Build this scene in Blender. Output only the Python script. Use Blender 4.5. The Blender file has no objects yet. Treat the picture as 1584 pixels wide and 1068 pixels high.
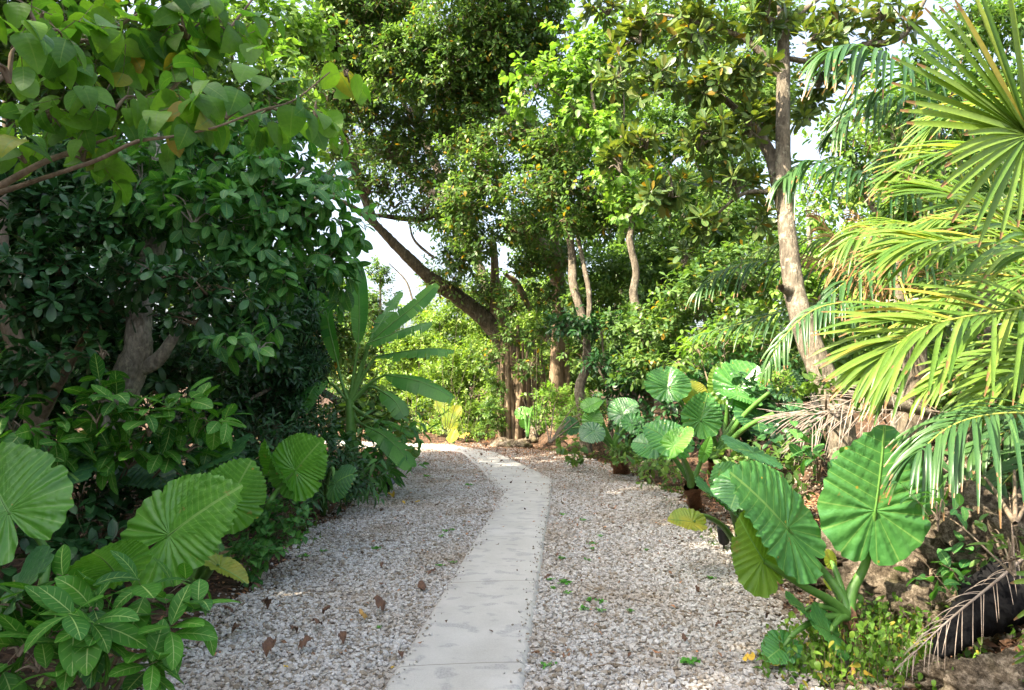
import bpy, math
import numpy as np
from math import radians, sin, cos, pi
from mathutils import Vector
S = bpy.context.scene
COL = S.collection
# ---------------------------------------------------------------- camera
FOC = 1100.0; PITCH = radians(3.2); CAMZ = 1.5
cam = bpy.data.objects.new('camera', bpy.data.cameras.new('camera'))
COL.objects.link(cam); S.camera = cam
cam.data.sensor_width = 36; cam.data.lens = 36*FOC/1584.0
cam.data.clip_start = 0.05; cam.data.clip_end = 600
cam.location = (0, 0, CAMZ); cam.rotation_euler = (radians(90)+PITCH, 0, 0)
# ---------------------------------------------------------------- light
SUN_AZ = radians(-118)      # from +Y, negative is to the left
SUN_EL = radians(44)
W = bpy.data.worlds.new('World'); S.world = W; W.use_nodes = True
nt = W.node_tree; bg = nt.nodes['Background']
sky = nt.nodes.new('ShaderNodeTexSky'); sky.sky_type = 'NISHITA'; sky.sun_disc = False
sky.sun_elevation = SUN_EL; sky.sun_rotation = SUN_AZ; sky.air_density = 1.0; sky.dust_density = 6.0; sky.ozone_density = 1.0
hs = nt.nodes.new('ShaderNodeHueSaturation'); hs.inputs['Saturation'].default_value = .72; nt.links.new(sky.outputs[0], hs.inputs['Color']); nt.links.new(hs.outputs[0], bg.inputs[0]); bg.inputs[1].default_value = 0.15
sl = bpy.data.lights.new('sun', 'SUN'); sl.energy = 5.0; sl.angle = radians(0.5); sl.color = (1.0, 0.87, 0.68)
so = bpy.data.objects.new('sun', sl); COL.objects.link(so)
sd = Vector((sin(SUN_AZ)*cos(SUN_EL), cos(SUN_AZ)*cos(SUN_EL), sin(SUN_EL)))
so.rotation_euler = (-sd).to_track_quat('-Z', 'Y').to_euler(); so.location = (-20, 5, 30)
S.view_settings.view_transform = 'Standard'; S.view_settings.look = 'None'
S.view_settings.exposure = 2.15; S.view_settings.gamma = 1
S.render.engine = 'CYCLES'
S.cycles.max_bounces = 6; S.cycles.diffuse_bounces = 4; S.cycles.glossy_bounces = 2
S.cycles.transmission_bounces = 4; S.cycles.transparent_max_bounces = 4
S.render.resolution_x = 1024; S.render.resolution_y = 690
# ---------------------------------------------------------------- helpers
def P(px, py, d):
    a = (px-792)/FOC; b = -(py-534)/FOC
    v = np.array([a, cos(PITCH)-sin(PITCH)*b, sin(PITCH)+cos(PITCH)*b])
    return np.array([0, 0, CAMZ]) + v*(d/v[1])
def G(px, py, z=0.0):
    a = (px-792)/FOC; b = -(py-534)/FOC
    v = np.array([a, cos(PITCH)-sin(PITCH)*b, sin(PITCH)+cos(PITCH)*b])
    return np.array([0, 0, CAMZ]) + v*((z-CAMZ)/v[2])
_seed = [100]
def RNG():
    _seed[0] += 1
    return np.random.default_rng(_seed[0])
def unit(v):
    v = np.asarray(v, float)
    return v/np.maximum(np.linalg.norm(v, axis=-1, keepdims=True), 1e-9)
def sstep(x, a, b):
    t = np.clip((x-a)/(b-a), 0, 1); return t*t*(3-2*t)
# edges of the gravel
XL_Y = [-1.7, -1.80, -1.82, -1.88, -1.9, -1.95, -2.25, -3.5, -6]
XL_Q = [0, 3.5, 4.5, 5.8, 9.0, 12.0, 16, 17.2, 18.2]
XR_Y = [1.2, 1.42, 1.66, 1.93, 2.08, 1.8, 1.05, .2, -1.0]
XR_Q = [0, 3.5, 4.5, 6.5, 9.0, 13.3, 15.9, 16.8, 18.2]
def xl(y): return np.interp(y, XL_Q, XL_Y)
def xr(y): return np.interp(y, XR_Q, XR_Y)
def ground_h(x, y):
    x = np.asarray(x, float); y = np.asarray(y, float)
    R = x - xr(y); L = xl(y) - x
    hb = 0.85*sstep(R, 0.5, 2.3)*(1-0.55*sstep(y, 8, 13))*sstep(y, -2, 2)
    hb += 0.5*sstep(R, 0.3, 2.5)*sstep(y, 14, 17)
    hl = 0.15*sstep(L, .2, 2.5)
    n = 0.03*np.sin(x*3.1+y*1.7)+0.02*np.sin(x*7.3-y*5.1)+0.015*np.sin(y*9.7+x*2)
    back = 0.55*sstep(y, 18.3, 22)*np.ones_like(x)
    edge = np.clip(np.maximum(R, L)/0.4, 0, 1)
    edge = np.maximum(edge, sstep(y, 18.5, 19.5))
    return -0.03 + np.maximum(np.maximum(hb, hl), back) + (n+0.035)*edge
class MB:
    """collects vertices, faces and uvs; build() links them as one mesh object"""
    def __init__(s): s.V = []; s.F = []; s.U = []; s.M = []; s.n = 0
    def add(s, V, F, U=None, m=0):
        V = np.asarray(V, float).reshape(-1, 3); F = np.asarray(F, np.int64)
        if U is None: U = np.zeros((len(V), 2))
        s.V.append(V); s.F.append(F+s.n); s.U.append(np.asarray(U, float).reshape(-1, 2)); s.M.append(np.full(len(F), m)); s.n += len(V)
    def build(s, name, mats, parent=None, base=(0, 0, 0), smooth=True):
        V = np.concatenate(s.V) - np.asarray(base); U = np.concatenate(s.U)
        loops = np.concatenate([f.ravel() for f in s.F])
        tot = np.concatenate([np.full(len(f), f.shape[1]) for f in s.F])
        st = np.concatenate([[0], np.cumsum(tot)[:-1]])
        me = bpy.data.meshes.new(name)
        me.vertices.add(len(V)); me.vertices.foreach_set('co', V.ravel())
        me.loops.add(len(loops)); me.loops.foreach_set('vertex_index', loops.astype(np.int32))
        me.polygons.add(len(tot)); me.polygons.foreach_set('loop_start', st.astype(np.int32))
        uv = me.uv_layers.new(name='UVMap'); uv.data.foreach_set('uv', U[loops].ravel())
        if not isinstance(mats, (list, tuple)): mats = [mats]
        for m in mats: me.materials.append(m)
        me.polygons.foreach_set('material_index', np.concatenate(s.M).astype(np.int32))
        me.polygons.foreach_set('use_smooth', np.full(len(tot), smooth))
        me.update(calc_edges=True)
        o = bpy.data.objects.new(name, me); COL.objects.link(o)
        if parent is not None: o.parent = parent
        return o
def thing(name, label, cat, base, group=None):
    o = bpy.data.objects.new(name, None); COL.objects.link(o); o.location = tuple(base); o.empty_display_size = .1
    o['label'] = label; o['category'] = cat
    if group: o['group'] = group
    return o
def tag(o, label=None, cat=None, group=None, kind=None):
    for k, v in (('label', label), ('category', cat), ('group', group), ('kind', kind)):
        if v: o[k] = v
    return o
def solo(mb, name, mats, label, cat, base, group=None, smooth=True, kind=None):
    o = mb.build(name, mats, None, base, smooth); o.location = tuple(base)
    return tag(o, label, cat, group, kind)
def spline(pts, n):
    """catmull-rom through rows of pts (any number of columns)"""
    p = np.asarray(pts, float)
    if len(p) == 2: return p[0]+(p[1]-p[0])*np.linspace(0, 1, n)[:, None]
    q = np.vstack([2*p[0]-p[1], p, 2*p[-1]-p[-2]])
    t = np.linspace(0, len(p)-1-1e-6, n); i = t.astype(int); f = (t-i)[:, None]
    a, b, c, d = q[i], q[i+1], q[i+2], q[i+3]
    return .5*((2*b)+(-a+c)*f+(2*a-5*b+4*c-d)*f*f+(-a+3*b-3*c+d)*f**3)
def tube(mb, pts, rad, n=None, sides=8, rough=0., rng=None, m=0, cap=False):
    pr = np.column_stack([np.asarray(pts, float), np.broadcast_to(rad, (len(pts),))])
    n = n or max(3, len(pts)*4); c = spline(pr, n); r = np.maximum(c[:, 3], .0006); c = c[:, :3]
    T = unit(np.gradient(c, axis=0)); ref = np.array([0.3, 1, 0.1]) if abs(T[:, 1]).mean() < .8 else np.array([1, 0, .1])
    A = unit(np.cross(T, ref)); B = np.cross(T, A); ph = np.arange(sides)/sides*2*pi
    rr = np.repeat(r[:, None], sides, 1)
    if rough and rng is not None:
        rr = rr*(1+rough*rng.normal(size=rr.shape)*.5+rough*np.sin(ph*3+rng.uniform(0, 6))[None]*.6+rough*np.sin(ph*2+np.linspace(0, 5, n)[:, None]))
    V = c[:, None]+rr[..., None]*(np.cos(ph)[None, :, None]*A[:, None]+np.sin(ph)[None, :, None]*B[:, None])
    i = np.arange(n-1)[:, None]; j = np.arange(sides)[None]; k = (j+1) % sides
    F = np.stack([i*sides+j, i*sides+k, (i+1)*sides+k, (i+1)*sides+j], -1).reshape(-1, 4)
    L = np.concatenate([[0], np.cumsum(np.linalg.norm(np.diff(c, axis=0), axis=1))])
    U = np.stack(np.broadcast_arrays(ph[None]/(2*pi), L[:, None]), -1)
    mb.add(V, F, U, m)
    if cap:
        for row, cc in ((0, c[0]), (n-1, c[-1])):
            VV = np.vstack([V[row], cc]); mb.add(VV, [[q, (q+1) % sides, sides] for q in range(sides)], None, m if cap is True else cap)
def sticks(mb, a, b, r, m=0):
    """thin three-sided twigs from a to b, many at once"""
    a = np.asarray(a); b = np.asarray(b); N = len(a)
    if N == 0: return
    T = unit(b-a); A = unit(np.cross(T, [.21, .9, .37])); B = np.cross(T, A); r = np.broadcast_to(r, (N,))
    V = []
    for e, s in ((a, 1.), (b, .5)):
        for k in range(3): V.append(e+(A*cos(k*2.094)+B*sin(k*2.094))*(r*s)[:, None])
    V = np.stack(V, 1); o = np.arange(N)[:, None, None]*6
    F = np.array([[0, 1, 4, 3], [1, 2, 5, 4], [2, 0, 3, 5]])[None]+o
    mb.add(V, F.reshape(-1, 4), None, m)
# ---------------------------------------------------------------- leaves
PROF = dict(ellip=(.75, .75), obov=(1.2, .5), heart=(.33, .9), lance=(.8, 1.25), oval=(.5, .5), blade=(.35, .8))
def leaf_tpl(rows, prof, wid, fold=.25, curl=.5, cols=3, wave=0.):
    a, b = PROF[prof]; v = np.linspace(0, 1, rows); vv = np.clip(v, .012, .985)
    w = vv**a*(1-vv)**b; pk = (a/(a+b))**a*(b/(a+b))**b; w = w/pk*wid/2
    ang = curl*v; dy = np.cos(ang)/(rows-1); dz = -np.sin(ang)/(rows-1)
    y = np.concatenate([[0], np.cumsum(dy[:-1])]); z = np.concatenate([[0], np.cumsum(dz[:-1])])
    u = np.linspace(-1, 1, cols)
    X = u[None]*w[:, None]; Z = z[:, None]+fold*np.abs(X)*(1-.35*np.abs(u))[None]; Y = np.broadcast_to(y[:, None], X.shape)
    if wave: Z = Z+wave*np.abs(u)[None]*np.sin(v*19+u[None].T*2).reshape(rows, -1)[:, :1]*w[:, None]/(wid/2)
    V = np.stack([X, Y, Z], -1).reshape(-1, 3)
    U = np.stack(np.broadcast_arrays(u[None], v[:, None]), -1).reshape(-1, 2)
    i = np.arange(rows-1)[:, None]*cols; j = np.arange(cols-1)[None]
    F = np.stack([i+j, i+j+1, i+j+1+cols, i+j+cols], -1).reshape(-1, 4)
    return V, F, U
def tpls(prof, wid, rows, cols=3, curl=(.2, .6, 1.1), fold=(.35, .15, .3), wave=0.):
    return [leaf_tpl(rows, prof, wid, f, c, cols, wave) for c, f in zip(curl, fold)]
def stamp(mb, T, pos, d, nrm, sc, rng, m=0, wj=.15):
    N = len(pos)
    if N == 0: return
    d = unit(d); nrm = unit(nrm-(nrm*d).sum(-1, keepdims=True)*d); X = np.cross(d, nrm)
    sc = np.broadcast_to(sc, (N,)); pick = rng.integers(0, len(T), N); wf = 1+rng.uniform(-wj, wj, N)
    for k, (V, F, U) in enumerate(T):
        q = np.nonzero(pick == k)[0]
        if len(q) == 0: continue
        s = sc[q][:, None, None]
        VV = pos[q][:, None]+s*(V[None, :, :1]*wf[q][:, None, None]*X[q][:, None]+V[None, :, 1:2]*d[q][:, None]+V[None, :, 2:3]*nrm[q][:, None])
        FF = F[None]+(np.arange(len(q))*len(V))[:, None, None]
        mb.add(VV, FF.reshape(-1, F.shape[1]), np.tile(U, (len(q), 1)), m)
def rnd_dir(rng, n): return unit(rng.normal(size=(n, 3)))
def twig_leaves(mb, smb, T, p, axis, k, Lt, ll, rng, spread=60, droop=.2, flat=.8, tr=.002, alt=False, m=0):
    """k leaves round each twig that starts at p along axis"""
    N = len(p); axis = unit(axis)
    b = unit(np.cross(axis, rnd_dir(rng, N))); c = np.cross(axis, b)
    ph0 = rng.uniform(0, 6.28, N); Lt = Lt*rng.uniform(.6, 1.2, N)
    for j in range(k):
        t = (j+.6)/k
        ph = ph0+j*(2.4 if not alt else pi)+rng.normal(size=N)*.25
        th = np.radians(spread*(1.15-.5*t)+rng.normal(size=N)*9)
        d = axis*np.cos(th)[:, None]+(b*np.cos(ph)[:, None]+c*np.sin(ph)[:, None])*np.sin(th)[:, None]
        d[:, 2] -= droop*rng.uniform(.4, 1.5, N); d = unit(d)
        nr = np.array([0, 0, flat])+axis*.55+rng.normal(size=(N, 3))*.28
        s = ll*rng.uniform(.72, 1.15, N)*(1-.25*t)
        stamp(mb, T, p+axis*(Lt*t)[:, None]+d*(s*.07)[:, None], d, nr, s, rng, m)
    if smb is not None: sticks(smb, p-axis*(Lt*.5)[:, None], p+axis*(Lt*.95)[:, None], tr)
def clump_w(cl):
    out = []
    for c in cl:
        if c[0] == 'w': out.append((np.array(c[1], float), np.array(c[2], float), c[3] if len(c) > 3 else 1.)); continue
        px, py, d, rx, ry = c[:5]; o = P(px, py, d); a = rx*d/FOC; h = ry*d/FOC
        out.append((o, np.array([a, c[5] if len(c) > 5 and c[5] else a*.8, h]), c[6] if len(c) > 6 else 1.))
    return out
def foliage(mb, smb, T, cl, ll, lw, lai, rng, k=7, Lt=None, sub=7, up=.35, spread=60, droop=.2, flat=.8, alt=False, tr=.002, m=0, subr=.5):
    Lt = Lt or ll*1.6; cent = []
    for o, r, dens in clump_w(cl):
        area = pi*r[0]*r[2]; n = max(2, int(1.6*lai*dens*area/(.62*ll*ll*lw*.8)/k))
        sc = o+rnd_dir(rng, sub)*rng.uniform(.2, .78, (sub, 1))*r; sc[0] = o
        sr = rng.uniform(.7, 1.15, sub)*subr; w = sr**2/np.sum(sr**2)
        q = rng.choice(sub, n, p=w); dd = rnd_dir(rng, n)
        p = sc[q]+dd*r*sr[q][:, None]*(rng.uniform(.12, 1, (n, 1))**.45)
        outd = unit(dd*.8+unit(p-o)*.5)
        p[:, 2] = np.maximum(p[:, 2], ground_h(p[:, 0], p[:, 1])+ll*.25)
        ax = unit(outd*.8+np.array([0, 0, up])+rng.normal(size=(n, 3))*.3)
        twig_leaves(mb, smb, T, p, ax, k, Lt, ll, rng, spread, droop, flat, tr, alt, m)
        if smb is not None:
            for s in sc[1:]: tube(smb, [o-np.array([0, 0, r[2]*.4]), (o+s)/2+rng.normal(size=3)*.05*r, s], [tr*4, tr*3, tr*1.3], 5, 5)
        cent.append(o)
    return cent
# ---------------------------------------------------------------- materials
def newmat(name):
    m = bpy.data.materials.new(name); m.use_nodes = True; n = m.node_tree.nodes; n.clear(); return m, n, m.node_tree.links
def ramp(n, stops, interp='LINEAR'):
    r = n.new('ShaderNodeValToRGB'); e = r.color_ramp.elements; r.color_ramp.interpolation = interp
    while len(e) < len(stops): e.new(.5)
    for x, (p, c) in zip(e, stops): x.position = p; x.color = (*c, 1)
    return r
def math_(n, l, op, a, b=None, c=None):
    x = n.new('ShaderNodeMath'); x.operation = op
    for i, v in enumerate((a, b, c)):
        if v is None: continue
        if isinstance(v, (int, float)): x.inputs[i].default_value = v
        else: l.new(v, x.inputs[i])
    return x.outputs[0]
def mix(n, l, f, a, b, mode='MIX'):
    x = n.new('ShaderNodeMix'); x.data_type = 'RGBA'; x.blend_type = mode
    for i, v in ((0, f), (6, a), (7, b)):
        if isinstance(v, (int, float)): x.inputs[i].default_value = v
        elif isinstance(v, tuple): x.inputs[i].default_value = (*v, 1)
        else: l.new(v, x.inputs[i])
    return x.outputs[2]
def noise(n, l, vec, scale, detail=3, rough=.55):
    x = n.new('ShaderNodeTexNoise'); x.inputs['Scale'].default_value = scale; x.inputs['Detail'].default_value = detail; x.inputs['Roughness'].default_value = rough
    if vec is not None: l.new(vec, x.inputs['Vector'])
    return x.outputs['Fac']
def leafmat(name, dark, light, trans, rough=.42, tf=.3, odd=None, oddf=0., vein=0, veincol=(.35, .45, .12), nlat=7, spec=.32, tip=0):
    m, n, l = newmat(name); out = n.new('ShaderNodeOutputMaterial')
    geo = n.new('ShaderNodeNewGeometry'); rpi = geo.outputs['Random Per Island']; tc = n.new('ShaderNodeTexCoord')
    st = [(0, dark), (.8, light)] if not odd else [(0, dark), (1-oddf-.04, light), (1-oddf, odd)]
    base = ramp(n, st); l.new(rpi, base.inputs[0])
    big = noise(n, l, tc.outputs['Object'], 1.3, 2); col = base.outputs[0]
    f = ramp(n, [(.3, (.72, .78, .75)), (.7, (1.25, 1.18, 1.0))]); l.new(big, f.inputs[0])
    col = mix(n, l, 1., col, f.outputs[0], 'MULTIPLY')
    sp = noise(n, l, tc.outputs['Object'], 60, 2); f2 = ramp(n, [(.3, (.86, .88, .9)), (.72, (1.1, 1.08, 1.))]); l.new(sp, f2.inputs[0])
    col = mix(n, l, 1., col, f2.outputs[0], 'MULTIPLY')
    hgt = None
    if vein:
        sx = n.new('ShaderNodeSeparateXYZ'); l.new(tc.outputs['UV'], sx.inputs[0])
        au = math_(n, l, 'ABSOLUTE', sx.outputs[0]); v = sx.outputs[1]
        mid = math_(n, l, 'LESS_THAN', au, .05)
        ph = math_(n, l, 'FRACT', math_(n, l, 'SUBTRACT', math_(n, l, 'MULTIPLY', v, nlat), math_(n, l, 'MULTIPLY', au, 1.1)))
        dist = math_(n, l, 'ABSOLUTE', math_(n, l, 'SUBTRACT', ph, .5))
        lat = math_(n, l, 'MULTIPLY', math_(n, l, 'LESS_THAN', dist, .065), math_(n, l, 'LESS_THAN', au, .8))
        mk = math_(n, l, 'MULTIPLY', math_(n, l, 'MAXIMUM', mid, math_(n, l, 'MULTIPLY', lat, .32)), float(vein)*.85)
        col = mix(n, l, mk, col, veincol); hgt = dist
    if tip:
        s3 = n.new('ShaderNodeSeparateXYZ'); l.new(tc.outputs['UV'], s3.inputs[0]); tv = math_(n, l, 'ADD', s3.outputs[1], math_(n, l, 'MULTIPLY', rpi, .09))
        tr_ = ramp(n, [(.98, (0, 0, 0)), (1., (1, 1, 1))]); l.new(tv, tr_.inputs[0]); col = mix(n, l, tr_.outputs[0], col, (.22, .13, .06))
    pb = n.new('ShaderNodeBsdfPrincipled'); l.new(col, pb.inputs['Base Color']); pb.inputs['Roughness'].default_value = rough
    pb.inputs['Specular IOR Level'].default_value = spec
    bump = n.new('ShaderNodeBump'); bump.inputs['Strength'].default_value = .25; bump.inputs['Distance'].default_value = .004
    l.new(hgt if hgt is not None else noise(n, l, tc.outputs['Object'], 35, 2), bump.inputs['Height']); l.new(bump.outputs[0], pb.inputs['Normal'])
    tr = n.new('ShaderNodeBsdfTranslucent'); tcol = mix(n, l, 1., col, tuple(t*1. for t in trans), 'MULTIPLY'); l.new(tcol, tr.inputs[0])
    mx = n.new('ShaderNodeMixShader'); mx.inputs[0].default_value = tf
    l.new(pb.outputs[0], mx.inputs[1]); l.new(tr.outputs[0], mx.inputs[2]); l.new(mx.outputs[0], out.inputs[0])
    return m
def barkmat(name, a, b, c=None, scale=6., bumpd=.02, zst=.25, lichen=0.):
    m, n, l = newmat(name); out = n.new('ShaderNodeOutputMaterial'); tc = n.new('ShaderNodeTexCoord')
    mp = n.new('ShaderNodeMapping'); mp.inputs['Scale'].default_value = (1, 1, zst); l.new(tc.outputs['Object'], mp.inputs[0])
    nz = noise(n, l, mp.outputs[0], scale*4, 6, .65); r = ramp(n, [(.32, a), (.62, b)] + ([(.8, c)] if c else [])); l.new(nz, r.inputs[0]); col = r.outputs[0]
    bn = noise(n, l, tc.outputs['Object'], scale*.8, 3); r2 = ramp(n, [(.35, (.7, .7, .7)), (.65, (1.2, 1.2, 1.2))]); l.new(bn, r2.inputs[0])
    col = mix(n, l, 1., col, r2.outputs[0], 'MULTIPLY')
    if lichen:
        ln = noise(n, l, tc.outputs['Object'], 9, 4, .7); r3 = ramp(n, [(.56, (0, 0, 0)), (.62, (1, 1, 1))]); l.new(ln, r3.inputs[0])
        col = mix(n, l, math_(n, l, 'MULTIPLY', r3.outputs[0], lichen), col, (.42, .40, .30))
    pb = n.new('ShaderNodeBsdfPrincipled'); l.new(col, pb.inputs['Base Color']); pb.inputs['Roughness'].default_value = .9; pb.inputs['Specular IOR Level'].default_value = .2
    bu = n.new('ShaderNodeBump'); bu.inputs['Strength'].default_value = .7; bu.inputs['Distance'].default_value = bumpd
    l.new(nz, bu.inputs['Height']); l.new(bu.outputs[0], pb.inputs['Normal']); l.new(pb.outputs[0], out.inputs[0]); return m
def plain(name, c, rough=.6, c2=None, sc=8., bump=0., bs=40., island=None, spec=.4, trans=0.):
    m, n, l = newmat(name); out = n.new('ShaderNodeOutputMaterial'); tc = n.new('ShaderNodeTexCoord')
    r = ramp(n, [(.35, c), (.65, c2 or c)]); l.new(noise(n, l, tc.outputs['Object'], sc, 5, .6), r.inputs[0]); col = r.outputs[0]
    if island:
        g = n.new('ShaderNodeNewGeometry'); ri = ramp(n, island); l.new(g.outputs['Random Per Island'], ri.inputs[0]); col = mix(n, l, 1., col, ri.outputs[0], 'MULTIPLY')
    pb = n.new('ShaderNodeBsdfPrincipled'); l.new(col, pb.inputs['Base Color']); pb.inputs['Roughness'].default_value = rough; pb.inputs['Specular IOR Level'].default_value = spec
    if bump:
        bu = n.new('ShaderNodeBump'); bu.inputs['Distance'].default_value = bump; bu.inputs['Strength'].default_value = .8
        l.new(noise(n, l, tc.outputs['Object'], bs, 6, .65), bu.inputs['Height']); l.new(bu.outputs[0], pb.inputs['Normal'])
    if trans:
        t = n.new('ShaderNodeBsdfTranslucent'); l.new(col, t.inputs[0]); mx = n.new('ShaderNodeMixShader'); mx.inputs[0].default_value = trans
        l.new(pb.outputs[0], mx.inputs[1]); l.new(t.outputs[0], mx.inputs[2]); l.new(mx.outputs[0], out.inputs[0])
    else: l.new(pb.outputs[0], out.inputs[0])
    return m
Mt = {}
TY = (1.7, 2.0, .7)
Mt['mulberry'] = leafmat('mulberry_leaf', (.06, .17, .035), (.15, .30, .04), (1.9, 2.0, .7), .45, .45, (.30, .22, .04), .014, 1, (.13, .24, .05))  # brightened leaf colour stands in for sunlight that misses this crown
Mt['ficus'] = leafmat('ficus_leaf', (.03, .12, .04), (.075, .21, .055), TY, .42, .32, None, 0, 1.1, (.20, .32, .09), 7, .3)
Mt['noni'] = leafmat('veined_leaf', (.028, .12, .022), (.065, .21, .024), TY, .5, .25, None, 0, 1.2, (.30, .42, .13), 6, .25)
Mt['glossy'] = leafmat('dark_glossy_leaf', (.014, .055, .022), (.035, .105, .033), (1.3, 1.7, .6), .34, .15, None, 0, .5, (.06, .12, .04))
Mt['banyan'] = leafmat('banyan_leaf', (.045, .11, .032), (.13, .215, .06), (1.7, 1.75, .75), .4, .38, (.35, .2, .02), .008)
Mt['light'] = leafmat('light_leaf', (.09, .19, .04), (.18, .29, .06), (1.7, 1.9, .7), .45, .4)
Mt['mid'] = leafmat('mid_green_leaf', (.05, .12, .032), (.13, .22, .055), (1.7, 1.75, .75), .42, .38)
Mt['sunny'] = leafmat('sunny_thicket_leaf', (.07, .15, .03), (.21, .31, .06), (1.6, 1.65, .6), .4, .4)  # lighter and yellower than the mid green: sunlight put into the leaf colour
Mt['magnolia'] = leafmat('leathery_leaf', (.05, .11, .035), (.13, .20, .06), (1.8, 1.6, .5), .34, .3, (.26, .18, .035), .035, 1, (.20, .17, .05))
Mt['vine'] = leafmat('vine_leaf', (.07, .17, .025), (.15, .27, .04), (1.5, 1.7, .6), .45, .35, (.35, .30, .05), .06)
Mt['palm'] = leafmat('palm_leaflet', (.07, .155, .03), (.19, .285, .06), (1.8, 1.75, .55), .32, .34, (.34, .29, .06), .03, tip=1)
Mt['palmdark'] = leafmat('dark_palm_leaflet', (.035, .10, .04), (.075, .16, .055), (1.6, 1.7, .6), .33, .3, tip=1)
Mt['palmdry'] = leafmat('dry_palm_leaflet', (.24, .13, .06), (.42, .27, .13), (1.2, 1., .7), .7, .2)
Mt['banana'] = leafmat('banana_leaf', (.04, .16, .035), (.08, .23, .045), (1.8, 2.0, .7), .4, .35)
Mt['bark'] = barkmat('grey_brown_bark', (.07, .058, .04), (.18, .15, .11), (.28, .25, .2), 8, .04, .25, .35)
Mt['darkbark'] = barkmat('dark_mossy_bark', (.035, .03, .018), (.10, .08, .05), (.16, .13, .09), 7, .02, .25, .15)
Mt['barktan'] = barkmat('tan_bark', (.085, .072, .052), (.21, .18, .135), (.36, .33, .27), 9, .05, .3, .5)
Mt['barkpale'] = barkmat('pale_grey_bark', (.13, .12, .095), (.31, .285, .23), (.48, .45, .38), 9, .05, .4, .6)
Mt['banyanroot'] = barkmat('banyan_bark', (.12, .085, .05), (.27, .20, .13), None, 8, .03, .08)
Mt['twig'] = barkmat('twig_bark', (.12, .09, .06), (.22, .17, .12), None, 10, .004, .5)
Mt['petiole'] = plain('green_stalk', (.10, .22, .04), .45, (.07, .18, .03), 20, .002, 60)
Mt['rachis'] = plain('palm_midrib', (.30, .33, .06), .45, (.22, .28, .05), 15)
Mt['tarobark'] = barkmat('fibrous_stem', (.10, .05, .03), (.30, .16, .09), None, 14, .02, .3)
Mt['dryrib'] = plain('dry_grey_rib', (.27, .23, .20), .8, (.17, .13, .10), 20)
Mt['brownleaf'] = plain('fallen_brown_leaf', (.13, .075, .045), .8, (.07, .042, .03), 30, .004, 60, [(0, (.6, .55, .55)), (1, (1.3, 1.2, 1.1))])
Mt['yellowleaf'] = plain('fallen_yellow_leaf', (.55, .38, .04), .6, (.42, .26, .03), 20)
Mt['black'] = plain('black_plastic', (.008, .008, .009), .35)
# ================================================================ SETTING
def axis_pts(a, b, fine, far):
    c = np.arange(a, b+1e-6, fine); s = []; x = fine
    t = b
    while t < far: x *= 1.35; t += x; s.append(t)
    s2 = []; x = fine; t = a
    while t > -far: x *= 1.35; t -= x; s2.append(t)
    return np.concatenate([s2[::-1], c, s])
gx = axis_pts(-5, 6, .07, 220); gy = axis_pts(1, 24, .08, 260)
X, Y = np.meshgrid(gx, gy); Z = ground_h(X, Y)
i = np.arange(len(gy)-1)[:, None]*len(gx); j = np.arange(len(gx)-1)[None]; w = len(gx)
mb = MB(); mb.add(np.stack([X, Y, Z], -1), np.stack([i+j, i+j+1, i+j+1+w, i+j+w], -1).reshape(-1, 4))
m, n, l = newmat('soil'); out = n.new('ShaderNodeOutputMaterial'); tc = n.new('ShaderNodeTexCoord')
r = ramp(n, [(.3, (.025, .018, .012)), (.5, (.075, .05, .033)), (.7, (.17, .115, .08))]); l.new(noise(n, l, tc.outputs['Object'], 7, 8, .7), r.inputs[0])
vo = n.new('ShaderNodeTexVoronoi'); vo.inputs['Scale'].default_value = 28; l.new(tc.outputs['Object'], vo.inputs['Vector'])
r2 = ramp(n, [(0, (.45, .4, .38)), (.5, (1., 1, 1)), (1, (1.7, 1.4, 1.2))]); sx = n.new('ShaderNodeSeparateXYZ'); l.new(vo.outputs['Color'], sx.inputs[0]); l.new(sx.outputs[0], r2.inputs[0])
pb = n.new('ShaderNodeBsdfPrincipled'); l.new(mix(n, l, .8, r.outputs[0], r2.outputs[0], 'MULTIPLY'), pb.inputs['Base Color']); pb.inputs['Roughness'].default_value = .95; pb.inputs['Specular IOR Level'].default_value = .15
bu = n.new('ShaderNodeBump'); bu.inputs['Distance'].default_value = .03; l.new(noise(n, l, tc.outputs['Object'], 25, 6, .7), bu.inputs['Height']); l.new(bu.outputs[0], pb.inputs['Normal']); l.new(pb.outputs[0], out.inputs[0])
tag(mb.build('ground', m), kind='structure')
# gravel bed under the stones, ragged edges
rg = RNG(); ys = np.arange(.5, 18.2, .06); us = np.linspace(0, 1, 60)
wob = lambda y, s: .07*np.sin(y*2.3+s)+.05*np.sin(y*7.1+s*2)+.03*np.sin(y*17+s*3)
A = xl(ys)+wob(ys, 1); B = xr(ys)+wob(ys, 4)
Xg = A[:, None]+(B-A)[:, None]*us[None]; Yg = np.broadcast_to(ys[:, None], Xg.shape); Zg = np.full_like(Xg, .004)-.028*(np.abs(us-.5)*2)[None]**24
w = len(us); i = np.arange(len(ys)-1)[:, None]*w; j = np.arange(w-1)[None]
mb = MB(); mb.add(np.stack([Xg, Yg, Zg], -1), np.stack([i+j, i+j+1, i+j+1+w, i+j+w], -1).reshape(-1, 4))
m, n, l = newmat('gravel_bed'); out = n.new('ShaderNodeOutputMaterial'); tc = n.new('ShaderNodeTexCoord')
vo = n.new('ShaderNodeTexVoronoi'); vo.inputs['Scale'].default_value = 42; l.new(tc.outputs['Object'], vo.inputs['Vector'])
sx = n.new('ShaderNodeSeparateXYZ'); l.new(vo.outputs['Color'], sx.inputs[0])
r = ramp(n, [(0, (.16, .13, .10)), (.35, (.32, .28, .23)), (1, (.46, .43, .38))]); l.new(sx.outputs[0], r.inputs[0])
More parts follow.
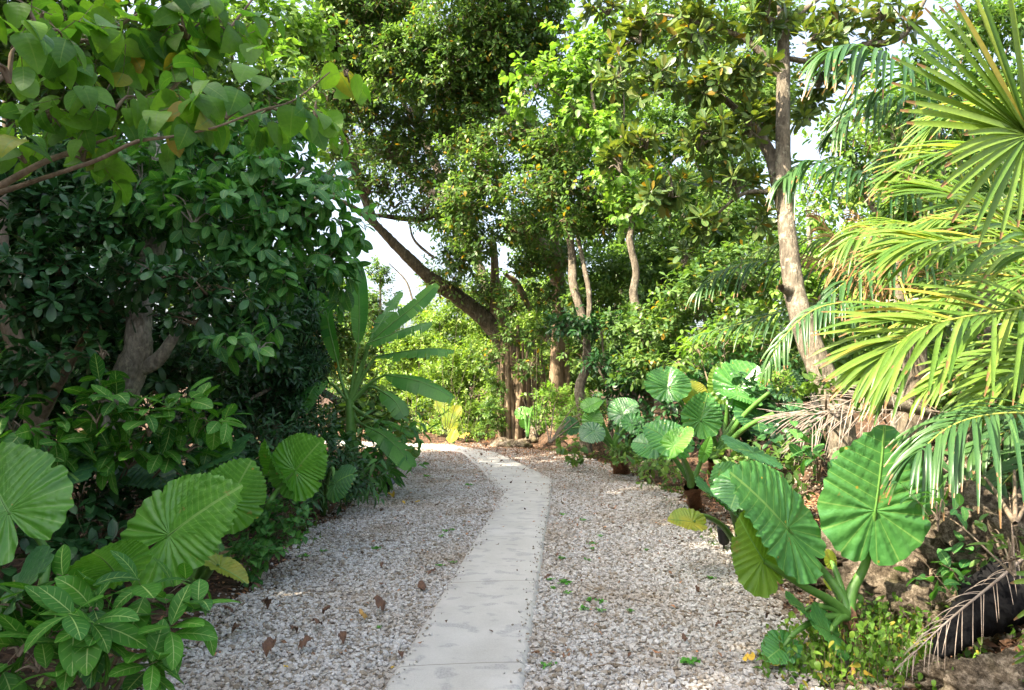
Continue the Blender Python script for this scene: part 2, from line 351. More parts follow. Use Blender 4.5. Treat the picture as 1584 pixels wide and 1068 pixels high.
pb = n.new('ShaderNodeBsdfPrincipled'); l.new(r.outputs[0], pb.inputs['Base Color']); pb.inputs['Roughness'].default_value = .95
bu = n.new('ShaderNodeBump'); bu.inputs['Distance'].default_value = .015; bu.invert = True; l.new(vo.outputs['Distance'], bu.inputs['Height']); l.new(bu.outputs[0], pb.inputs['Normal']); l.new(pb.outputs[0], out.inputs[0])
tag(mb.build('gravel_bed', m), kind='structure')
# concrete path: bevelled slab following a bent centre line
PL = np.array([(-.85, .5), (-.61, 3.5), (-.106, 9.76), (-.50, 12.4), (-1.08, 15.6), (-2.3, 17.0), (-4.5, 17.9), (-9, 19)])
PR = np.array([(-.205, .5), (.035, 3.5), (.634, 11.07), (.25, 13.0), (-.34, 15.5), (-1.5, 17.5), (-4.3, 18.6), (-8.8, 19.8)])
def resamp(p, k):
    L = np.concatenate([[0], np.cumsum(np.linalg.norm(np.diff(p, axis=0), axis=1))]); t = np.interp(np.linspace(0, len(p)-1, k), np.arange(len(p)), L)
    return np.stack([np.interp(t, L, p[:, 0]), np.interp(t, L, p[:, 1])], -1)
def inpath(x, y, pad=0.):
    a = np.interp(y, PL[:, 1], PL[:, 0]); b = np.interp(y, PR[:, 1], PR[:, 0]); return (x > a-pad) & (x < b+pad)
k = 420; a = resamp(PL, k); b = resamp(PR, k); rg = RNG()
wv = lambda k, s: (np.convolve(rg.normal(size=k+20), np.ones(6)/6, 'same')[10:-10])*s
a[:, 0] += wv(k, .008); b[:, 0] += wv(k, .008)
dirn = unit(b-a); prof = [(-.035, -.03), (-.018, .012), (0., .034), (.02, .042)]
cols = [np.column_stack([a+dirn*q, np.full(k, z)]) for q, z in prof]
for t in (.25, .5, .75): cols.append(np.column_stack([a+(b-a)*t, np.full(k, .046)]))
cols += [np.column_stack([b-dirn*q, np.full(k, z)]) for q, z in prof[::-1]]
V = np.stack(cols, 1); V[:, :, 2] += rg.normal(size=V.shape[:2])*.0006; w = V.shape[1]
i = np.arange(k-1)[:, None]*w; j = np.arange(w-1)[None]
mb = MB(); mb.add(V, np.stack([i+j, i+j+1, i+j+1+w, i+j+w], -1).reshape(-1, 4))
m, n, l = newmat('concrete'); out = n.new('ShaderNodeOutputMaterial'); tc = n.new('ShaderNodeTexCoord'); ob = tc.outputs['Object']
r = ramp(n, [(.3, (.41, .39, .35)), (.7, (.51, .49, .45))]); l.new(noise(n, l, ob, 2.2, 6, .6), r.inputs[0]); col = r.outputs[0]
mp = n.new('ShaderNodeMapping'); mp.inputs['Rotation'].default_value = (0, 0, .5); mp.inputs['Scale'].default_value = (4.5, 6.5, 1); l.new(ob, mp.inputs[0])
st = ramp(n, [(.555, (0, 0, 0)), (.62, (1, 1, 1))]); l.new(noise(n, l, mp.outputs[0], 1.3, 2, .5), st.inputs[0])
sp = ramp(n, [(.4, (0, 0, 0)), (.6, (1, 1, 1))]); l.new(noise(n, l, ob, 90, 3), sp.inputs[0])
mk = math_(n, l, 'MULTIPLY', math_(n, l, 'MULTIPLY', st.outputs[0], math_(n, l, 'ADD', math_(n, l, 'MULTIPLY', sp.outputs[0], .7), .3)), .6)
col = mix(n, l, mk, col, (.24, .235, .24))
sx = n.new('ShaderNodeSeparateXYZ'); l.new(ob, sx.inputs[0])
jy = math_(n, l, 'SUBTRACT', math_(n, l, 'FRACT', math_(n, l, 'MULTIPLY', math_(n, l, 'SUBTRACT', sx.outputs[1], math_(n, l, 'MULTIPLY', sx.outputs[0], .1)), 1/1.55)), .47)
jm = math_(n, l, 'LESS_THAN', math_(n, l, 'ABSOLUTE', jy), .0022)
col = mix(n, l, math_(n, l, 'MULTIPLY', jm, .8), col, (.14, .13, .11))
fine = ramp(n, [(.3, (.9, .9, .9)), (.7, (1.06, 1.06, 1.06))]); l.new(noise(n, l, ob, 160, 3), fine.inputs[0]); col = mix(n, l, 1., col, fine.outputs[0], 'MULTIPLY')
pb = n.new('ShaderNodeBsdfPrincipled'); l.new(col, pb.inputs['Base Color']); pb.inputs['Roughness'].default_value = .85; pb.inputs['Specular IOR Level'].default_value = .3
bu = n.new('ShaderNodeBump'); bu.inputs['Distance'].default_value = .004; bu.inputs['Strength'].default_value = .5; l.new(noise(n, l, ob, 45, 6, .7), bu.inputs['Height']); l.new(bu.outputs[0], pb.inputs['Normal']); l.new(pb.outputs[0], out.inputs[0])
tag(mb.build('path', m), kind='structure')
# ---- loose stones
t_ = (1+5**.5)/2
ICO = unit(np.array([(-1, t_, 0), (1, t_, 0), (-1, -t_, 0), (1, -t_, 0), (0, -1, t_), (0, 1, t_), (0, -1, -t_), (0, 1, -t_), (t_, 0, -1), (t_, 0, 1), (-t_, 0, -1), (-t_, 0, 1)], float))
ICF = np.array([(0, 11, 5), (0, 5, 1), (0, 1, 7), (0, 7, 10), (0, 10, 11), (1, 5, 9), (5, 11, 4), (11, 10, 2), (10, 7, 6), (7, 1, 8), (3, 9, 4), (3, 4, 2), (3, 2, 6), (3, 6, 8), (3, 8, 9), (4, 9, 5), (2, 4, 11), (6, 2, 10), (8, 6, 7), (9, 8, 1)])
def stones(mb, x, y, z, s, rng, m=0):
    N = len(x); A = rnd_dir(rng, N); B = unit(np.cross(A, rnd_dir(rng, N))); C = np.cross(A, B)
    sc = s[:, None]*rng.uniform(.55, 1.25, (N, 3)); V = ICO[None]*(1+rng.normal(size=(N, 12, 1))*.22)
    V = V[..., :1]*(A*sc[:, :1])[:, None]+V[..., 1:2]*(B*sc[:, 1:2])[:, None]+V[..., 2:]*(C*sc[:, 2:])[:, None]
    V[..., 2] *= .75; V += np.stack([x, y, z], -1)[:, None]
    mb.add(V, (ICF[None]+(np.arange(N)*12)[:, None, None]).reshape(-1, 3), None, m)
rg = RNG(); mb = MB()
def scatter(n, y0, y1, s0, s1, seed):
    r = np.random.default_rng(seed); y = y0+(y1-y0)*r.uniform(0, 1, n)
    u = r.uniform(-.03, 1.03, n); a = xl(y)+wob(y, 1); b = xr(y)+wob(y, 4); x = a+(b-a)*u
    k = ~inpath(x, y, -.006); x, y = x[k], y[k]; s = s0+(s1-s0)*r.beta(1.6, 4, len(x)); return x, y, s
for n_, y0, y1, s0, s1 in ((46000, 2.6, 7.5, .0072, .026), (40000, 7.5, 13, .009, .026), (20000, 13, 18.1, .011, .028)):
    x, y, s = scatter(n_, y0, y1, s0, s1, int(n_+y0*10)); stones(mb, x, y, .006+s*.45, s, rg)
r = np.random.default_rng(9); q = r.uniform(3, 14, 600); sd_ = r.integers(0, 2, 600); off = np.abs(r.normal(size=600))*.04
x = np.where(sd_, np.interp(q, PR[:, 1], PR[:, 0])-off, np.interp(q, PL[:, 1], PL[:, 0])+off); s = r.uniform(.003, .011, 600); stones(mb, x, q, .047+s*.4, s, rg)
r = np.random.default_rng(5); q = r.uniform(3, 14, 2500); side = r.integers(0, 2, 2500); off = np.abs(r.normal(size=2500))*.22
x = np.where(side, xr(q)+off, xl(q)-off*.7); stones(mb, x, q, ground_h(x, q)+.006, r.uniform(.007, .017, 2500), rg)
m, n, l = newmat('coral_gravel'); out = n.new('ShaderNodeOutputMaterial'); tc = n.new('ShaderNodeTexCoord'); g = n.new('ShaderNodeNewGeometry')
r = ramp(n, [(0, (.20, .165, .12)), (.12, (.29, .255, .205)), (.35, (.385, .372, .35)), (1, (.53, .52, .50))]); l.new(g.outputs['Random Per Island'], r.inputs[0])
r2 = ramp(n, [(.3, (.75, .72, .68)), (.6, (1.08, 1.08, 1.08))]); l.new(noise(n, l, tc.outputs['Object'], 110, 4, .7), r2.inputs[0])
# organic dirt and crumbs gather along the edges and at the far end
dn = ramp(n, [(.46, (1, 1, 1)), (.66, (.74, .65, .54))]); l.new(noise(n, l, tc.outputs['Object'], 1.1, 4, .6), dn.inputs[0])
c_ = mix(n, l, 1., r.outputs[0], r2.outputs[0], 'MULTIPLY'); c_ = mix(n, l, .75, c_, dn.outputs[0], 'MULTIPLY')
pb = n.new('ShaderNodeBsdfPrincipled'); l.new(c_, pb.inputs['Base Color']); pb.inputs['Roughness'].default_value = .9; pb.inputs['Specular IOR Level'].default_value = .25
bu = n.new('ShaderNodeBump'); bu.inputs['Distance'].default_value = .004; l.new(noise(n, l, tc.outputs['Object'], 150, 4, .7), bu.inputs['Height']); l.new(bu.outputs[0], pb.inputs['Normal']); l.new(pb.outputs[0], out.inputs[0])
tag(mb.build('gravel', m, smooth=False), 'loose pale coral gravel on both sides of the concrete strip', 'gravel', kind='stuff')
# ---- crumbs of dead leaf
rg = RNG(); mb = MB(); T = tpls('ellip', .5, 3, curl=(.4, 1.2, -1.), fold=(.5, .2, -.4)); L = []
def litter(n, x, y, s0, s1, z=None):
    z = ground_h(x, y) if z is None else z
    k = ~inpath(x, y, -.05) | (rg.uniform(size=n) < .25); x, y, z = x[k], y[k], np.broadcast_to(z, (n,))[k]; z = z+np.where(inpath(x, y), .05, 0)
    nn = len(x); d = rnd_dir(rg, nn); d[:, 2] *= .25; nr = np.array([0, 0, 1.])+rg.normal(size=(nn, 3))*.35
    stamp(mb, T, np.stack([x, y, z+.012], -1), d, nr, rg.uniform(s0, s1, nn), rg)
q = rg.uniform(2.5, 17.5, 9000); litter(9000, xr(q)+rg.gamma(2, .35, 9000)-.5, q, .02, .06, None)
q = rg.uniform(2.5, 17.5, 4500); litter(4500, xl(q)-rg.gamma(2, .3, 4500)+.35, q, .02, .06, None)
q = 18.2-rg.gamma(1.7, 2.0, 13000); q = np.clip(q, 4, 18.2); litter(13000, xl(q)+(xr(q)-xl(q))*rg.beta(1.5, 1., 13000), q, .018, .045, .02)
q = rg.uniform(2.3, 8, 9000); litter(9000, xr(q)+.2+rg.gamma(2.2, .5, 9000), q, .03, .085, None)
q = rg.uniform(17.5, 21, 3500); litter(3500, rg.uniform(-4.5, 3, 3500), q, .03, .09, None)
Mt['litter'] = plain('dead_leaf_litter', (.27, .15, .08), .85, (.15, .08, .045), 30, .003, 60, [(0, (.45, .4, .4)), (.6, (1., 1, 1)), (1, (2., 1.7, 1.4))])
tag(mb.build('leaf_litter', Mt['litter']), 'small dead leaves scattered along the edges of the gravel', 'leaf litter', kind='stuff')

# rubble of weathered coral on the right bank
rg = RNG(); mb = MB(); n_ = 5200; q = rg.uniform(2.4, 8.5, n_); x = xr(q)+rg.gamma(2.2, .42, n_)-.1
stones(mb, x, q, ground_h(x, q)+.012, .008+.06*rg.beta(1, 5, n_), rg)
Mt['rubble'] = plain('weathered_rubble', (.11, .085, .06), .95, (.42, .36, .28), 14, .008, 70, [(0, (.35, .32, .3)), (.7, (1, 1, 1)), (1, (1.6, 1.5, 1.35))])
tag(mb.build('rubble', Mt['rubble'], smooth=False), 'crumbled brown coral and soil lumps covering the right bank', 'rubble', kind='stuff')
# ================================================================ PLANT BUILDERS
def split(n): return n
def plant(name, label, cat, base, stems, cl, T, mat, ll, lw, lai, group=None, stemmat='bark', crown='crown', stem='trunk', rough=.12, **kw):
    """stems: list of (points, radii); first one is the trunk. cl: clumps in photo pixels + depth"""
    rng = RNG(); e = thing(name, label, cat, base, group); sb = MB(); lb = MB(); base = np.asarray(base, float)
    for pts, rad in stems: tube(sb, pts, rad, max(8, len(pts)*7), 12 if np.max(rad) > .05 else 6, rough, rng)
    foliage(lb, sb, T, cl, ll, lw, lai, rng, **kw)
    if sb.n: sb.build(stem, Mt[stemmat], e, base)
    if lb.n: lb.build(crown, Mt[mat], e, base)
    return e
def pp(*a): return [P(*q) for q in a]
# ---- elephant ear leaf
TH = np.radians([0, 20, 45, 70, 90, 110, 130, 150, 163, 172, 177, 180])
RO = np.array([.68, .61, .535, .50, .485, .47, .46, .455, .42, .30, .12, .09])
RC = np.array([.68, .615, .545, .505, .485, .47, .46, .455, .45, .43, .39, .33])
def taro_leaf(parent, base, attach, tip, hint, mat, rng, wid=1., ruff=1., fold=.18, curl=.35, nr=16, na=180, cup=0., slit=False, fq=1.):
    attach = np.asarray(attach); tip = np.asarray(tip); D = tip-attach; size = np.linalg.norm(D)/.66; D = unit(D)
    N = np.asarray(hint, float); N = unit(N-np.dot(N, D)*D); X = np.cross(D, N)
    th = np.linspace(-pi, pi, na); R = np.interp(np.abs(th), TH, RO if slit else RC); rr = np.linspace(.0, 1, nr)**.85
    bd = np.abs(th); x0 = R*np.sin(th); y0 = R*np.cos(th)
    def phase(x, y):
        ax = np.abs(x); up = y-.42*ax; ang = np.arctan2(-up, ax*1.1+1e-5)
        return fq*np.where(up > 0, up*11+3*up*ax, -ang*2.9)
    phe = phase(x0, y0); Rm = R*(1+.018*ruff*np.cos(phe*2*pi)*(bd < 2.95)+.012*np.sin(th*3+rng.uniform(0, 6))+.01*np.sin(th*7+rng.uniform(0, 6)))
    for q_ in range(rng.integers(1, 5)): Rm = Rm*(1-rng.uniform(.05, .22)*np.exp(-((th-rng.uniform(-2.6, 2.6))/.045)**2))
    x = rr[:, None]*(Rm*np.sin(th))[None]*wid; y = rr[:, None]*(Rm*np.cos(th))[None]
    ph = phase(x/wid, y); ax = np.abs(x); rad = rr[:, None]*np.ones_like(x)
    z = -.011*ruff*np.cos(ph*2*pi)*np.clip(ax/.12, 0, 1)*(.45+.55*rad)
    z += .012*ruff*np.sin(ph*2*pi*1.5+2*np.sign(x))*rad**4*np.clip(ax/.1, 0, 1)
    z += .0055*ruff*np.sin(x*75+ph*3)*np.sin(y*60+x*20)*np.clip(ax/.08, 0, 1)
    z += fold*ax-cup*(x*x+y*y)-curl*y*y*np.sign(y)*.6-.25*x*x
    z += (rng.uniform(-.05, .05)*x+.02*np.sin(x*7+rng.uniform(0, 6))*rad)*ruff
    V = attach+size*(x[..., None]*X+y[..., None]*D+z[..., None]*N)
    i = np.arange(nr-1)[:, None]*na; j = np.arange(na-1)[None]
    F = np.stack([i+j, i+na+j, i+na+j+1, i+j+1], -1).reshape(-1, 4)
    mb = MB(); mb.add(V, F, np.stack([ph, np.where(y > -.02, ax, .2)], -1))
    # raised midrib on the underside
    yy = np.linspace(-.02, .66, 12); zz = -curl*yy*yy*.6-cup*yy*yy-.004
    tube(mb, attach+size*(yy[:, None]*D+zz[:, None]*N), np.linspace(.011, .003, 12)*size, 14, 6, m=1)
    return mb.build('leaf_blade', [Mt[mat], Mt['petiole']], parent, base)
def taro_mat(name, dark, light, rough=.33, tf=.3, spots=0., yel=None, vc=(.19, .35, .09)):
    m, n, l = newmat(name); out = n.new('ShaderNodeOutputMaterial'); tc = n.new('ShaderNodeTexCoord')
    sx = n.new('ShaderNodeSeparateXYZ'); l.new(tc.outputs['UV'], sx.inputs[0]); ob = tc.outputs['Object']
    r = ramp(n, [(.3, dark), (.7, light)]); l.new(noise(n, l, ob, 7, 6, .65), r.inputs[0]); col = r.outputs[0]
    f = math_(n, l, 'FRACT', math_(n, l, 'ADD', sx.outputs[0], .5)); d = math_(n, l, 'ABSOLUTE', math_(n, l, 'SUBTRACT', f, .5))
    lat = math_(n, l, 'LESS_THAN', d, .035); mid = math_(n, l, 'LESS_THAN', sx.outputs[1], .011)
    halo = ramp(n, [(0, (1.15, 1.12, 1.05)), (.25, (1, 1, 1)), (.5, (.88, .9, .94))]); l.new(d, halo.inputs[0]); col = mix(n, l, 1., col, halo.outputs[0], 'MULTIPLY')
    if yel:
        yr = ramp(n, [(.5, (0, 0, 0)), (.66, (1, 1, 1))]); l.new(noise(n, l, ob, 3.5, 3), yr.inputs[0]); col = mix(n, l, math_(n, l, 'MULTIPLY', yr.outputs[0], .8), col, yel)
    col = mix(n, l, math_(n, l, 'MAXIMUM', mid, math_(n, l, 'MULTIPLY', lat, .75)), col, vc)
    vo = n.new('ShaderNodeTexVoronoi'); vo.inputs['Scale'].default_value = 16; l.new(ob, vo.inputs['Vector']); s2 = n.new('ShaderNodeSeparateXYZ'); l.new(vo.outputs['Color'], s2.inputs[0])
    sp = math_(n, l, 'MULTIPLY', math_(n, l, 'LESS_THAN', vo.outputs['Distance'], .13), math_(n, l, 'GREATER_THAN', s2.outputs[0], .88)); col = mix(n, l, sp, col, (.32, .26, .04))
    bp = ramp(n, [(.66, (0, 0, 0)), (.70, (1, 1, 1))]); l.new(noise(n, l, ob, 6.5, 5, .7), bp.inputs[0]); col = mix(n, l, math_(n, l, 'MULTIPLY', bp.outputs[0], .75), col, (.24, .19, .05))
    pb = n.new('ShaderNodeBsdfPrincipled'); l.new(col, pb.inputs['Base Color']); pb.inputs['Roughness'].default_value = rough; pb.inputs['Specular IOR Level'].default_value = .6
    bu = n.new('ShaderNodeBump'); bu.inputs['Distance'].default_value = .01; bu.inputs['Strength'].default_value = .5; l.new(noise(n, l, ob, 28, 4), bu.inputs['Height']); l.new(bu.outputs[0], pb.inputs['Normal'])
    t = n.new('ShaderNodeBsdfTranslucent'); l.new(mix(n, l, 1., col, (1.7, 1.8, .7), 'MULTIPLY'), t.inputs[0]); mx = n.new('ShaderNodeMixShader'); mx.inputs[0].default_value = tf
    l.new(pb.outputs[0], mx.inputs[1]); l.new(t.outputs[0], mx.inputs[2]); l.new(mx.outputs[0], out.inputs[0]); Mt[name] = m
taro_mat('taro', (.05, .18, .045), (.09, .26, .06), .25)
taro_mat('taro_left', (.06, .21, .02), (.11, .30, .03), .42)
taro_mat('taro_bluish', (.03, .115, .045), (.055, .165, .055), .36)
taro_mat('taro_yellow', (.17, .25, .03), (.30, .34, .04), .45, .45, yel=(.42, .36, .04))
def taro(name, label, base, leaves, stem=None, group='elephant ear plants', stemr=.05, petr=.016, cat='elephant ear'):
    """leaves: (attach px,py,d, tip px,py,d, normal hint, material, dict)"""
    rng = RNG(); e = thing(name, label, cat, base, group); base = np.asarray(base, float); top = base
    if stem is not None:
        mb = MB(); top = np.asarray(stem, float); tube(mb, [base-[0, 0, .05], (base+top)/2+[.01, 0, 0], top], [stemr*1.15, stemr, stemr*.8], 14, 12, .3, rng)
        rag = mb; q = np.linspace(0, 1, 26)[:, None]; p = base+(top-base)*q; dd = rnd_dir(rng, 26); dd[:, 2] = .9
        stamp(rag, tpls('lance', .3, 4, curl=(1, 1.6, 2.2)), p+dd*[stemr*.6, stemr*.6, 0], dd+[0, 0, .3], dd*[1, 1, 0], rng.uniform(.07, .15, 26), rng, 1); mb.build('stem', [Mt['tarobark'], Mt['litter']], e, base)
    for L in leaves:
        a = P(*L[0]); t = P(*L[1]); kw = dict(L[4]) if len(L) > 4 else {}; pm = kw.pop('pet', None); sag = kw.pop('sag', .12); pr = kw.pop('pr', petr)
        b = taro_leaf(e, base, a, t, L[2], L[3], rng, **kw)
        if pm is False: continue
        s = top if stem is not None else base+[0, 0, -.02]; mb = MB(); N = unit(np.asarray(L[2], float)); d = a-s; ln = np.linalg.norm(d)
        mids = [P(*q) for q in pm] if pm else [s+d*.4+np.array([0, 0, sag*ln]), s+d*.8+np.array([0, 0, sag*.8*ln])]
        tube(mb, [s]+mids+[a-unit(t-a)*.01*ln], list(np.linspace(pr*1.9, pr*.75, len(mids)+2)), 18, 8)
        mb.build('leaf_stalk', Mt['petiole'], e, base)
    return e
# ---- palm frond (pinnate)
def frond(parent, base, pts, L, n, wid, mat, rng, up=(0, 0, 1), droop=.5, ang=(70, 25), lift=.1, start=.08, jit=.07, name='frond', rr=.012, ribmat='rachis', sides=(-1, 1), thin=0):
    c = spline(pts, 60); Tn = unit(np.gradient(c, axis=0)); mb = MB(); up = np.asarray(up, float)
    tube(mb, c[::4], list(np.linspace(rr, rr*.25, len(c[::4]))), 40, 6, m=1)
    tt = np.linspace(start, .995, n); K = 9; s = np.linspace(0, 1, K); vv = np.clip(s, .0, .985)
    wp = (np.clip(s, .02, 1)**.3)*(1-vv)**.45; wp /= wp.max()
    for sd_ in sides:
        for t in tt:
            t = min(t+rng.uniform(-.4, .4)/n, .999)
            if rng.uniform() < thin: continue
            i = min(int(t*59), 58); p0 = c[i]+(c[i+1]-c[i])*(t*59-i); T = Tn[i]; Nn = unit(up-np.dot(up, T)*T); Sd = np.cross(T, Nn)*sd_
            A = radians(ang[0]+(ang[1]-ang[0])*t+rng.normal()*4); d = T*cos(A)+Sd*sin(A)+Nn*(lift+rng.normal()*jit)
            d = unit(d+rng.normal(size=3)*jit*.5); ln = L*(.35+1.6*t*(1-t)+.55*(1-abs(2*t-.9))*.5)*rng.uniform(.88, 1.08)
            g = droop*rng.uniform(.6, 1.35); q = p0+d*ln*s[:, None]*(1-.12*g*s[:, None])+np.array([0, 0, -1])*(ln*g*s**2.1)[:, None]
            Tq = unit(np.gradient(q, axis=0)); Wv = unit(np.cross(Tq, Nn+d*.1)); Nq = np.cross(Wv, Tq)
            w = (wp*wid/2)[:, None]; V = np.stack([q-Wv*w+Nq*w*.35, q-Nq*w*.15, q+Wv*w+Nq*w*.35], 1)
            ii = np.arange(K-1)[:, None]*3; jj = np.arange(2)[None]
            mb.add(V, np.stack([ii+jj, ii+jj+1, ii+jj+4, ii+jj+3], -1).reshape(-1, 4), np.stack(np.broadcast_arrays(np.array([-1, 0, 1.])[None], s[:, None]), -1))
    return mb.build(name, [Mt[mat], Mt[ribmat]], parent, base)
def fan(parent, base, hub, dirs_from, dirs_to, n, L, wid, mat, rng, nrm, droop=.15):
    """palmate leaf: blades spread from the hub, sweeping from one direction to the other"""
    mb = MB(); a = unit(np.asarray(dirs_from, float)); b = unit(np.asarray(dirs_to, float)); nrm = unit(np.asarray(nrm, float)); om = math.acos(np.clip(np.dot(a, b), -1, 1))
    K = 9; s = np.linspace(0, 1, K); wp = np.clip(s, .1, 1)**.45*(1.0-np.clip(s, 0, .985))**.4; wp /= wp.max()
    for k in range(n):
        t = k/(n-1); d = unit((sin((1-t)*om)*a+sin(t*om)*b)/sin(om)+nrm*rng.normal()*.05); ln = L*rng.uniform(.85, 1.05)*(.8+.35*sin(pi*t))
        q = hub+d*ln*s[:, None]+np.array([0, 0, -1])*(ln*droop*rng.uniform(.4, 1.5)*s**2.4)[:, None]
        Tq = unit(np.gradient(q, axis=0)); Wv = unit(np.cross(Tq, nrm)); Nq = np.cross(Wv, Tq); w = (wp*wid/2)[:, None]
        V = np.stack([q-Wv*w+Nq*w*.4, q-Nq*w*.2, q+Wv*w+Nq*w*.4], 1); ii = np.arange(K-1)[:, None]*3; jj = np.arange(2)[None]
        mb.add(V, np.stack([ii+jj, ii+jj+1, ii+jj+4, ii+jj+3], -1).reshape(-1, 4), np.stack(np.broadcast_arrays(np.array([-1, 0, 1.])[None], s[:, None]), -1))
    return mb.build('frond', Mt[mat], parent, base)
# ---- banana leaf
def banana_leaf(parent, base, petiole, blade, wid, nrm, rng, tears=.3, droop=.35, mat='banana'):
    mb = MB(); pet = np.array(petiole); bl = spline(blade, 64); T = unit(np.gradient(bl, axis=0)); nrm = np.asarray(nrm, float)
    tube(mb, list(pet)+[bl[0]], list(np.linspace(.03, .014, len(pet)+1)), 12, 8, m=1); tube(mb, bl[::6], list(np.linspace(.014, .003, len(bl[::6]))), 30, 6, m=1)
    s = np.linspace(0, 1, 64); w = np.clip(s, .0, 1)**.45*(1-np.clip(s, 0, .99))**.38; w = w/w.max()*wid/2
    for sg in (-1, 1):
        i = 0
        while i < 63:
            ln = int(rng.integers(2, 7)) if rng.uniform() < tears*1.6 else int(rng.integers(8, 22)); e = min(63, i+ln)
            tw = rng.normal()*tears*.5; dr = droop*rng.uniform(.6, 1.5); idx = np.arange(i, e+1); K = 7; u = np.linspace(0, 1, K)
            N_ = unit(nrm-(T[idx]@nrm)[:, None]*T[idx]); Sd = np.cross(T[idx], N_)*sg; sh = -.02*tears*(idx-i)/max(1, e-i)
            fw = T[idx]*.45; q = bl[idx][:, None]+(w[idx])[:, None, None]*(u[None, :, None]*unit(Sd+fw*.6)[:, None]+(u**1.5*(.18+tw*.3))[None, :, None]*N_[:, None])+np.array([0, 0, -1])*(w[idx][:, None]*dr*u[None]**2)[..., None]
            q += (N_[:, None]*(.006*np.sin(idx*2.6)[:, None]*u[None])[..., None])
            k = len(idx); ii = np.arange(k-1)[:, None]*K; jj = np.arange(K-1)[None]
            mb.add(q, np.stack([ii+jj, ii+jj+1, ii+jj+1+K, ii+jj+K], -1).reshape(-1, 4), np.stack(np.broadcast_arrays(u[None], s[idx][:, None]), -1)); i = e
    return mb.build('leaf', [Mt[mat], Mt['petiole']], parent, base)
# ---- coral rock
def rock(name, label, c, r, rng, group='coral rocks on the right bank', mat='rock', sub=5):
    import bmesh
    from mathutils import noise as mn
    bm = bmesh.new(); bmesh.ops.create_icosphere(bm, subdivisions=sub, radius=1); o = rng.uniform(0, 50, 3); r = np.asarray(r)
    for v in bm.verts:
        p = v.co.copy(); q = p*1.3+Vector(o); k = 1+.45*mn.noise(q)+.26*mn.noise(q*2.7)+.16*mn.noise(q*6.5)-.28*abs(mn.noise(q*9))+.12*mn.noise(q*19); p *= k
        v.co = (p.x*r[0], p.y*r[1], p.z*r[2])
    me = bpy.data.meshes.new(name); bm.to_mesh(me); bm.free(); me.materials.append(Mt[mat]); ob = bpy.data.objects.new(name, me); COL.objects.link(ob); ob.location = tuple(c)
    for p in me.polygons: p.use_smooth = True
    return tag(ob, label, 'rock', group)
m, n, l = newmat('coral_rock'); out = n.new('ShaderNodeOutputMaterial'); tc = n.new('ShaderNodeTexCoord'); ob = tc.outputs['Object']
r = ramp(n, [(.38, (.02, .015, .01)), (.5, (.15, .12, .085)), (.62, (.45, .38, .29))]); l.new(noise(n, l, ob, 13, 10, .85), r.inputs[0])
g2 = ramp(n, [(.5, (0, 0, 0)), (.65, (1, 1, 1))]); l.new(noise(n, l, ob, 4, 4), g2.inputs[0]); col = mix(n, l, math_(n, l, 'MULTIPLY', g2.outputs[0], .5), r.outputs[0], (.12, .12, .04))
pb = n.new('ShaderNodeBsdfPrincipled'); l.new(col, pb.inputs['Base Color']); pb.inputs['Roughness'].default_value = .95; pb.inputs['Specular IOR Level'].default_value = .15
bu = n.new('ShaderNodeBump'); bu.inputs['Distance'].default_value = .06; bu.inputs['Strength'].default_value = 1; l.new(noise(n, l, ob, 22, 8, .75), bu.inputs['Height']); l.new(bu.outputs[0], pb.inputs['Normal']); l.new(pb.outputs[0], out.inputs[0]); Mt['rock'] = m
def gb(px, py, z=0.0):
    for _ in range(8):
        p = G(px, py, z); z = float(ground_h(p[0], p[1]))
    return p
def gd(px, d, dz=-.03):
    p = P(px, 596, d); return np.array([p[0], d, float(ground_h(p[0], d))+dz])
T_EL = tpls('ellip', .46, 6); T_EL5 = tpls('ellip', .52, 8, 5, curl=(.2, .6, 1.0), wave=.02); T_HT = tpls('heart', .8, 8, 5, curl=(.4, .9, 1.4), wave=.03)
T_OB = tpls('obov', .40, 6, curl=(.1, .4, -.3)); T_S = tpls('ellip', .5, 4); T_SM = tpls('ellip', .55, 3, curl=(.1, .7, 1.)); T_LN = tpls('lance', .24, 6, curl=(.4, .9, 1.4)); T_HS = tpls('heart', .85, 5, curl=(.3, .8, 1.2)); T_GL = tpls('obov', .44, 7, 3, curl=(.1, .5, .8))
